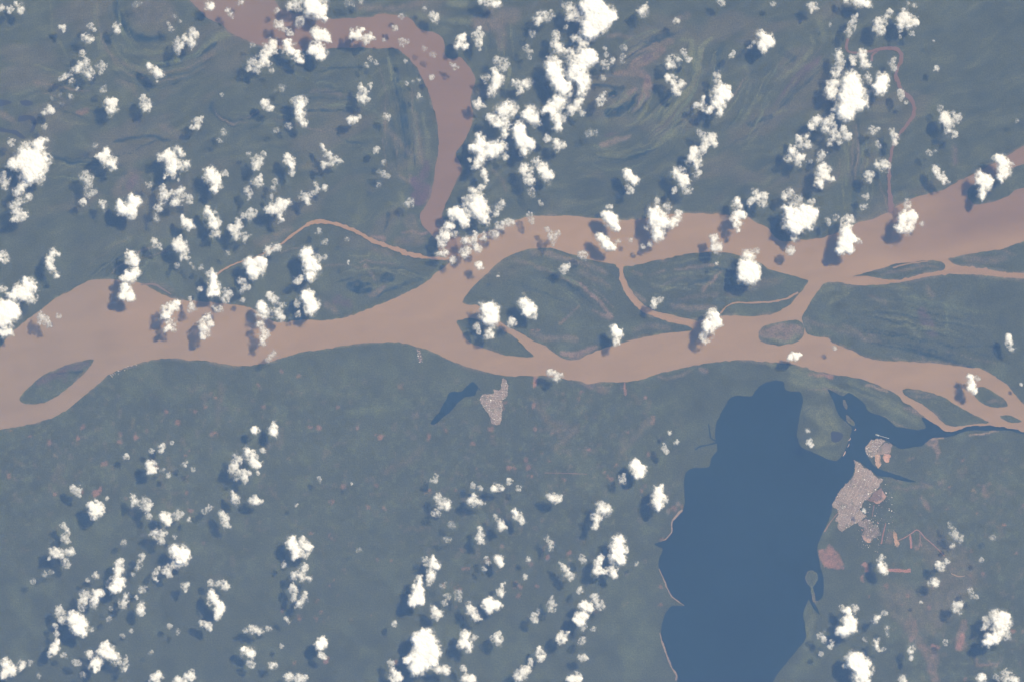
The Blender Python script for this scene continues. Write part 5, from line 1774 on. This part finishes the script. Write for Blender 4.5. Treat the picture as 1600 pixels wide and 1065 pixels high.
def describe(ids):
    b = np.array([q for i in ids for q in _L[i][1]]); a = b[:, 2] ** 2
    w = sum(_L[i][0] * sum(q[2] ** 2 for q in _L[i][1]) for i in ids) / a.sum()
    cx_, cy_ = (b[:, 0] * a).sum() / a.sum(), (b[:, 1] * a).sum() / a.sum()
    x0, x1 = (b[:, 0] - b[:, 2]).min(), (b[:, 0] + b[:, 2]).max(); y0, y1 = (b[:, 1] - b[:, 2]).min(), (b[:, 1] + b[:, 2]).max()
    R = math.sqrt(a.sum())
    size = next(n for t, n in SIZES if R >= t)
    tone = 'solid white' if w < .13 else 'bright white' if w < .29 else 'ragged white' if w < .48 else 'thin wispy'
    W, H = x1 - x0, y1 - y0
    cov = ((b[:, 0] - cx_) * (b[:, 1] - cy_) * a).sum() / a.sum() / (0.25 * W * H + 1e-6)
    shape = 'tall' if H > 1.45 * W else 'wide' if W > 1.45 * H else 'slanting' if abs(cov) > .16 else 'round' if len(b) < 4 else 'lumpy'
    best = min([m for m in MARKS if not ('cloud' in m[3] and (R > 15 and math.hypot(cx_ - m[0], cy_ - m[1]) < 24 or math.hypot(cx_ - m[0], cy_ - m[1]) < 9))], key=lambda m: math.hypot(cx_ - m[0], cy_ - m[1]) - m[2] * 0.6)
    dx, dy = cx_ - best[0], cy_ - best[1]; d = math.hypot(dx, dy)
    if d < max(9, best[2] * .42) and 'cloud' not in best[3]: rel = 'over'
    else:
        v = 'above' if dy < -.42 * d else 'below' if dy > .42 * d else ''
        h = 'left of' if dx < -.42 * d else 'right of' if dx > .42 * d else ''
        rel = (v + '-' + h) if v and h else (v or h)
    l = f'{size} {tone} {shape} cloud {rel} {best[3]}'
    if len(l.split()) > 12: l = l.replace(' white', '')
    if len(l.split()) > 12: l = f'{size} {tone} cloud {rel} {best[3]}'.replace(' white', '')
    return l, (cx_, cy_)

MAXC = 298
labels = {}
info = []
for g in GROUPS[:MAXC]:
    l, c = describe(g)
    info.append((l, c)); labels.setdefault(l, []).append(len(info) - 1)
final = [l for l, c in info]
NTH = ['first', 'second', 'third', 'fourth', 'fifth', 'sixth']
for l, ks in labels.items():
    if len(ks) == 1: continue
    P = np.array([info[k][1] for k in ks]); vert = np.ptp(P[:, 1]) > np.ptp(P[:, 0])
    order = sorted(ks, key=lambda k: info[k][1][1 if vert else 0])
    for n, k in enumerate(order):
        if len(ks) == 2: e = (('upper', 'lower') if vert else ('left', 'right'))[n] + ' of two'
        else: e = NTH[n] + ' from the ' + ('top' if vert else 'left')
        final[k] = l + ', ' + e

for n, g in enumerate(GROUPS[:MAXC]):
    if len(g) == 1:
        o = make_cloud(_L[g[0]][1], _L[g[0]][0])
        if o is None: continue
    else:
        pts = [q for i in g for q in _L[i][1]]
        o = bpy.data.objects.new('cloud', None); COL.objects.link(o)
        o.location = (wx(np.mean([q[0] for q in pts])), wy(np.mean([q[1] for q in pts])), 24 * PX)
        for i in g:
            c = make_cloud(_L[i][1], _L[i][0])
            if c is None: continue
            c.name = 'puff'
            c.location = c.location - o.location
            c.parent = o
    tag(o, final[n], 'cloud', 'white fair weather clouds drifting over the forest and river')

# the smallest wisps, past the countable three hundred
_rest = [make_cloud(_L[i][1], _L[i][0]) for g in GROUPS[MAXC:] for i in g]
_rest = [o for o in _rest if o is not None]
if _rest:
    vs, fs, ds, dd, n = [], [], [], [], 0
    for o in _rest:
        me = o.data; k = len(me.vertices)
        co = np.empty(k * 3, np.float32); me.vertices.foreach_get('co', co); vs.append(co.reshape(-1, 3) + np.array(o.location))
        q = np.empty(len(me.loops), np.int32); me.loops.foreach_get('vertex_index', q); fs.append(q.reshape(-1, 4) + n)
        d = np.empty(k, np.float32); me.attributes['droplets'].data.foreach_get('value', d); ds.append(d)
        d = np.empty(k, np.float32); me.attributes['depth'].data.foreach_get('value', d); dd.append(d); n += k
        bpy.data.objects.remove(o); bpy.data.meshes.remove(me)
    o = mesh_from('cloud_wisps', np.vstack(vs), quads=np.vstack(fs), mat=CLOUD)
    set_float(o, 'droplets', np.concatenate(ds)); set_float(o, 'depth', np.concatenate(dd))
    tag(o, 'tiny faint cloud wisps sprinkled between the bigger clouds', 'cloud wisps', kind='stuff')

# ---------------------------------------------------------------- haze: the air between the forest and the orbit
HZ = bpy.data.materials.new('air'); HZ.use_nodes = True
_n = HZ.node_tree; _n.nodes.clear()
_out = _n.nodes.new('ShaderNodeOutputMaterial')
_v = _n.nodes.new('ShaderNodeVolumePrincipled')
_v.inputs['Color'].default_value = (*HAZE_COLOR, 1)
_v.inputs['Absorption Color'].default_value = (1, 1, 1, 1)
_v.inputs['Density'].default_value = HAZE_DENSITY
_v.inputs['Anisotropy'].default_value = 0.0
_n.links.new(_v.outputs[0], _out.inputs['Volume'])
EXT = 5200.0
_b = np.array([(-1,-1,0),(1,-1,0),(1,1,0),(-1,1,0),(-1,-1,1),(1,-1,1),(1,1,1),(-1,1,1)], float)
V = np.stack([_b[:, 0] * EXT, _b[:, 1] * EXT, np.where(_b[:, 2] > 0, CAM_H + 30, -1.0)], 1)
haze = mesh_from('haze', V, quads=np.vstack([BOXQ, [(3, 2, 1, 0)]]), mat=HZ, smooth=False)
tag(haze, 'pale blue air veiling the whole land below', 'haze', kind='stuff')
print('groups', len(GROUPS), 'objects', len(SC.objects), 'tris', sum(len(o.data.loops) - 2 * len(o.data.polygons) for o in SC.objects if o.type == 'MESH'))
for l in final[:400:7]: print('  ', l)
